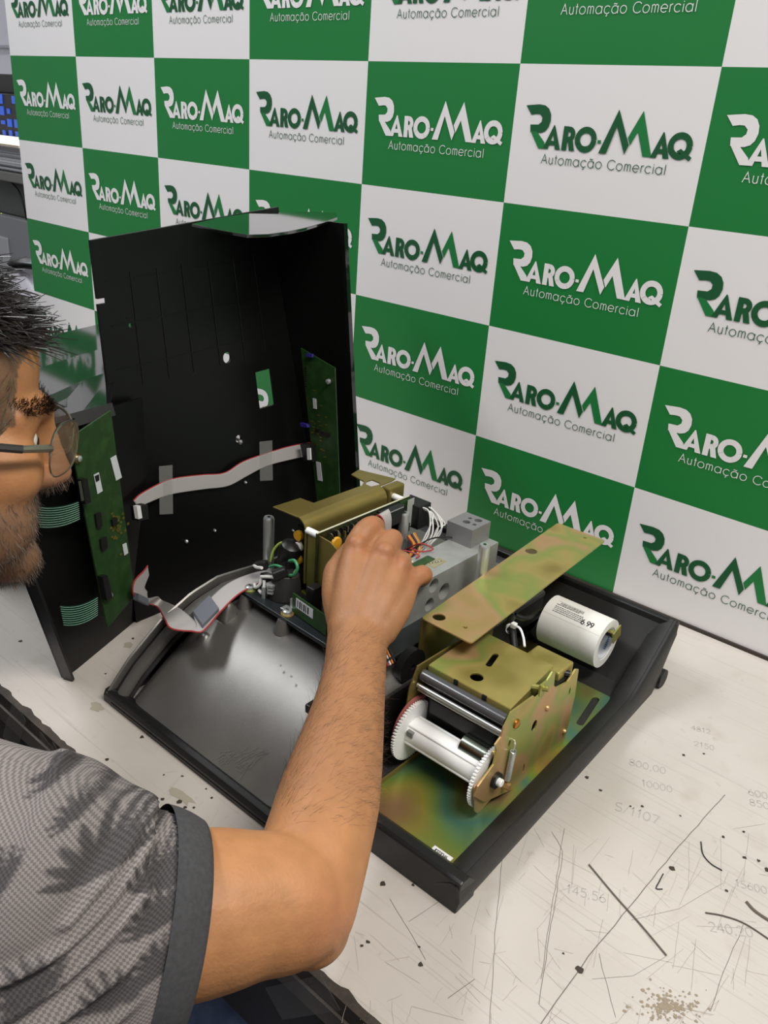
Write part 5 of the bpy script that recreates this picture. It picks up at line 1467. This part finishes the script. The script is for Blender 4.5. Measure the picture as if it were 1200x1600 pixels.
strands('arm_hair', 'dark hair on the forearm', co[pick], ad, no[pick], 0.0105, 0.00007, m_ahair, person, curl=0.4, segs=4, seed=6, lift=0.18)
# eyes
for s in (-1, 1):
    MB().ell(hp_(0.0735, s * 0.032, -0.0045), (0.0105, 0.0105, 0.0105), None, 18, 12).build('eye', pmat('eye_white', S((226, 220, 212)), 0.2), person, smooth='all')
    MB().ell(hp_(0.0828, s * 0.031, -0.0055), (0.0025, 0.0050, 0.0045), HAX, 14, 10).build('iris', pmat('iris', S((48, 32, 24)), 0.15), person, smooth='all')

# shirt: torso and sleeve, one cloth surface
T = MB()
SLV = [(-60, 1400, 0.440, 0.083), (0, 1432, 0.443, 0.089), (80, 1438, 0.450, 0.0850), (150, 1446, 0.456, 0.0735), (205, 1455, 0.461, 0.0685), (255, 1450, 0.466, 0.0610), (310, 1452, 0.472, 0.0570)]
limb([at(x, y, d) for x, y, d, r in SLV], [q[3] for q in SLV], 36, 6, T)
limb([NB + V(0, -0.01, -0.05), CH_, (CH_ + HIP) / 2, HIP + V(0, 0, 0.02)], [0.100, 0.142, 0.142, 0.152], 30, 6, T)
limb([SH + V(0.0, 0, -0.01), NB + V(0, -0.02, -0.07), SL + V(0, 0, -0.01)], [0.066, 0.088, 0.066], 24, 6, T)
limb([SL, SL + V(-0.05, 0.015, -0.12), SL + V(-0.06, 0.03, -0.17)], [0.066, 0.060, 0.058], 24, 6, T)
def shirt_mat():
    m = pmat('grey_print_jersey', S((110, 106, 104)), 0.85)
    nt = m.node_tree; b = nt.nodes['Principled BSDF']
    vc = nt.nodes.new('ShaderNodeVertexColor'); vc.layer_name = 'tint'
    uv = nt.nodes.new('ShaderNodeUVMap'); uv.uv_map = 'weave'
    ck = nt.nodes.new('ShaderNodeTexChecker'); ck.inputs['Scale'].default_value = 900
    ck.inputs['Color1'].default_value = (1.28, 1.26, 1.25, 1); ck.inputs['Color2'].default_value = (0.70, 0.70, 0.71, 1)
    nt.links.new(uv.outputs['UV'], ck.inputs['Vector'])
    mx = nt.nodes.new('ShaderNodeMix'); mx.data_type = 'RGBA'; mx.blend_type = 'MULTIPLY'; mx.inputs[0].default_value = 1.0
    nt.links.new(vc.outputs['Color'], mx.inputs[6]); nt.links.new(ck.outputs['Color'], mx.inputs[7])
    nt.links.new(mx.outputs[2], b.inputs['Base Color'])
    return m
shirt = remesh(T, 'shirt', 0.0022, 8, shirt_mat(), person)
_cc = at(262, 1448, 0.467)
ax = unit(RIGHT * 0.86 + DOWN * 0.21 + FWD * 0.40)
c0_, c1_ = _cc - ax * 0.0125, _cc + ax * 0.0085
_bm = bmesh.new(); _bm.from_mesh(shirt.data)
_o = V(*person.location)
_d = [v for v in _bm.verts if (V(*v.co) + _o - c0_) @ ax > 0.0025 and np.linalg.norm(V(*v.co) + _o - c0_) < 0.13]
bmesh.ops.delete(_bm, geom=_d, context='VERTS'); _bm.to_mesh(shirt.data); _bm.free()
sc_, sn, off2 = arrays(shirt)
# folds: diagonal ridges gathering towards the sleeve end
A_ = (sc_ - CC) @ RIGHT; D_ = (sc_ - CC) @ DOWN
dps = (sc_ - CC) @ FWD
sx_, sy_ = A_ / 0.385 * FPX + 600, D_ / 0.385 * FPX + 800       # cloth coordinates in the sleeve plane
def fold(u, c, w): return np.exp(-((u - c) / w) ** 2)
disp = np.zeros(len(sc_))
# each fold: a curved line through cloth coordinates
FOLDS = [([(10, 1560), (130, 1500), (215, 1420), (255, 1330)], 13, 0.0062), ([(0, 1500), (110, 1470), (180, 1400), (215, 1310)], 12, 0.0060), ([(60, 1590), (170, 1540), (250, 1470), (280, 1380)], 13, 0.0052),
         ([(110, 1440), (165, 1380), (192, 1300), (186, 1262)], 11, 0.0055), ([(120, 1260), (150, 1300), (160, 1350), (130, 1400)], 14, 0.0035), ([(20, 1240), (70, 1215), (110, 1230), (120, 1280)], 13, 0.004), ([(0, 1215), (50, 1200), (90, 1190)], 10, 0.003), ([(100, 1640), (200, 1590), (262, 1520)], 13, 0.005),
         ([(230, 1300), (238, 1350), (225, 1400)], 9, 0.004)]
for path, w, amp in FOLDS:
    sp = np.array(spline(path, 10)); best = np.full(len(sc_), 1e9)
    for q in sp: best = np.minimum(best, (sx_ - q[0]) ** 2 + (sy_ - q[1]) ** 2)
    disp += 1.5 * amp * np.exp(-best / (w * w)) - 0.55 * amp * np.exp(-best / (w * w * 5))
vis = (dps < 0.62) * np.clip(((c0_ - sc_) @ ax - 0.004) / 0.02, 0, 1)
nz = np.array([noise.noise(Vector(p * 22)) for p in sc_]) * 0.0022
sc_ = sc_ + sn * (disp * np.where(sn @ FWD < 0.2, 1, 0) * vis + nz)[:, None]
setco(shirt, sc_, off2)
bc = np.array(S((124, 118, 116))[:3]); dk = np.array(S((50, 47, 48))[:3])
nz2 = np.array([noise.noise(Vector(p * 14) + Vector((5, 5, 5))) for p in sc_])
col = bc * (1 + 0.25 * nz2)[:, None]
leaf = np.zeros(len(sc_))
def palm(cx, cy, rot, size, n=9, spread=2.6):
    global leaf
    for k in range(n):
        a = rot + (k / (n - 1) - 0.5) * spread
        L_ = size * (1 - 0.35 * abs(k / (n - 1) - 0.5))
        ca, sa = math.cos(a), math.sin(a)
        u = (sx_ - cx) * ca + (sy_ - cy) * sa; v = -(sx_ - cx) * sa + (sy_ - cy) * ca
        t = np.clip(u / L_, 0, 1)
        w = size * 0.085 * np.sin(math.pi * np.clip(t * 0.92 + 0.04, 0, 1)) ** 0.7
        leaf = np.maximum(leaf, ((u > 0) & (u < L_)) * np.clip((w - np.abs(v)) / 2.0 + 0.5, 0, 1))
palm(138, 1392, -1.75, 88); palm(52, 1245, -2.4, 70); palm(215, 1440, -1.3, 62); palm(232, 1490, -1.9, 66); palm(80, 1530, -2.2, 70); palm(240, 1560, -2.0, 60); palm(20, 1380, -2.6, 66); palm(-40, 1480, -2.0, 90); palm(170, 1590, -1.8, 70); palm(90, 1310, -2.3, 40)
col = col * (1 - 0.85 * leaf[:, None]) + dk * 0.85 * leaf[:, None]
setcol(shirt, col)
uvl = shirt.data.uv_layers.new(name='weave')
li = np.empty(len(shirt.data.loops), int); shirt.data.loops.foreach_get('vertex_index', li)
uvl.data.foreach_set('uv', np.stack([A_[li], D_[li]], 1).ravel())
# ribbed dark cuff
# the cuff plane leans with the sleeve opening
N1 = unit(np.cross(ax, DOWN)); N2 = unit(np.cross(N1, ax))
rows = []
for t in [i / 7 for i in range(8)]:
    c = c0_ + (c1_ - c0_) * t; r = 0.0640 - 0.0070 * t + 0.0012 * math.sin(math.pi * t)
    rows.append([c + r * (math.cos(q) * N1 + math.sin(q) * N2) * (1 + 0.012 * math.sin(3 * q + 1)) + ax * 0.003 * math.cos(q + 0.4) for q in [2 * math.pi * j / 56 for j in range(57)]])
inner = [[c + (p - c) * 0.93 for p, c in zip(r_, [c0_ + (c1_ - c0_) * t] * 57)] for r_, t in zip(rows[::-1], [1 - i / 7 for i in range(8)])]
MB().grid(rows + inner).build('sleeve_cuff', pmat('charcoal_rib', S((62, 62, 64)), 0.9, col2=S((72, 72, 74)), nscale=400, bump=0.4, bscale=2500), person, smooth='all')
# jeans
J = MB()
HR, HL = HIP + V(0.12, 0.02, 0.03), HIP + V(-0.10, 0.02, -0.02)
limb([HIP + V(0, 0, 0.02), HIP + V(0, 0, -0.05)], [0.155, 0.15], 28, 6, J)
KR, KL = V(1.37, -0.50, -0.235), V(0.98, -0.46, -0.285)
limb([HR, (HR + KR) / 2 + V(0, 0, 0.005), KR], [0.098, 0.088, 0.068], 26, 6, J)
limb([HL, (HL + KL) / 2, KL], [0.098, 0.088, 0.068], 26, 6, J)
limb([KR, KR + V(0.01, -0.04, -0.24), KR + V(0.01, -0.06, -0.44)], [0.068, 0.062, 0.055], 22, 6, J)
limb([KL, KL + V(0, -0.04, -0.24), KL + V(0, -0.06, -0.44)], [0.068, 0.062, 0.055], 22, 6, J)
remesh(J, 'jeans', 0.006, 6, pmat('blue_denim', S((92, 106, 142)), 0.85, col2=S((116, 130, 164)), nscale=60, bump=0.4, bscale=900), person)
for K in (KR, KL):
    limb_pts = [K + V(0.01, -0.09, -0.485), K + V(0.01, 0.02, -0.485), K + V(0.01, 0.11, -0.492)]
    sh_ = MB(); limb(limb_pts, [0.034, 0.037, 0.028], 18, 5, sh_); sh_.build('shoe', m_rubber, person, smooth='all')

# ------------------------------------------------------------------ eyeglasses
gl = thing('eyeglasses', 'half-rim eyeglasses with dark temples worn by the person', 'glasses', hp_(0.1, 0, -0.03))
m_gfr = pmat('pewter_frame', S((150, 144, 130)), 0.3, 0.9); m_tmp = pmat('dark_temple', S((52, 50, 48)), 0.4)
m_lens = pmat('lens', S((150, 128, 104)), 0.05, alpha=0.22)
for s in (-1, 1):
    rim = []
    for k in range(33):
        a = 2 * math.pi * k / 32
        ca, sa = math.cos(a), math.sin(a)
        rr_ = 0.026 * math.copysign(abs(ca) ** 0.75, ca); uu = 0.0195 * math.copysign(abs(sa) ** 0.8, sa)
        r_ = 0.036 + rr_
        rim.append((0.1145 - 0.0260 * ((r_ - 0.01) / 0.052), s * r_, -0.008 + uu))
    R3 = [hp_(*p) for p in rim]
    cen = np.mean(np.array(R3[:-1]), 0)
    rows = [[cen + (p - cen) * t - hf * 0.0012 * (1 - t * t) * -1 for p in R3] for t in (0.02, 0.35, 0.7, 1.0)]
    MB().sheet(rows, hf * 0.0012).build('lens', m_lens, gl, smooth=True)
    lower = [R3[k] for k in range(15, 34 if False else 33)]
    MB().tube(lower, 0.0006, 6).build('rim_wire', m_gfr, gl, smooth=True)
    MB().tube(R3[0:17], 0.0011, 6).build('brow_bar', m_gfr, gl, smooth=True)
    h = hp_(0.0885, s * 0.062, -0.003)
    MB().tube([h, hp_(0.080, s * 0.0700, -0.002), hp_(0.068, s * 0.0755, -0.002)], [0.0028, 0.0028, 0.0026], 8).build('hinge', m_gfr, gl, smooth=True)
    MB().tube(spline([hp_(0.069, s * 0.0755, -0.002), hp_(0.03, s * 0.0815, 0.000), hp_(-0.012, s * 0.083, 0.002), hp_(-0.030, s * 0.082, -0.012), hp_(-0.038, s * 0.080, -0.030)], 6), 0.0030, 8).build('temple', m_tmp, gl, smooth=True)
MB().tube(spline([hp_(0.1135, -0.011, -0.001), hp_(0.1145, 0, 0.004), hp_(0.1135, 0.011, -0.001)], 5), 0.0012, 8).build('bridge', m_gfr, gl, smooth=True)
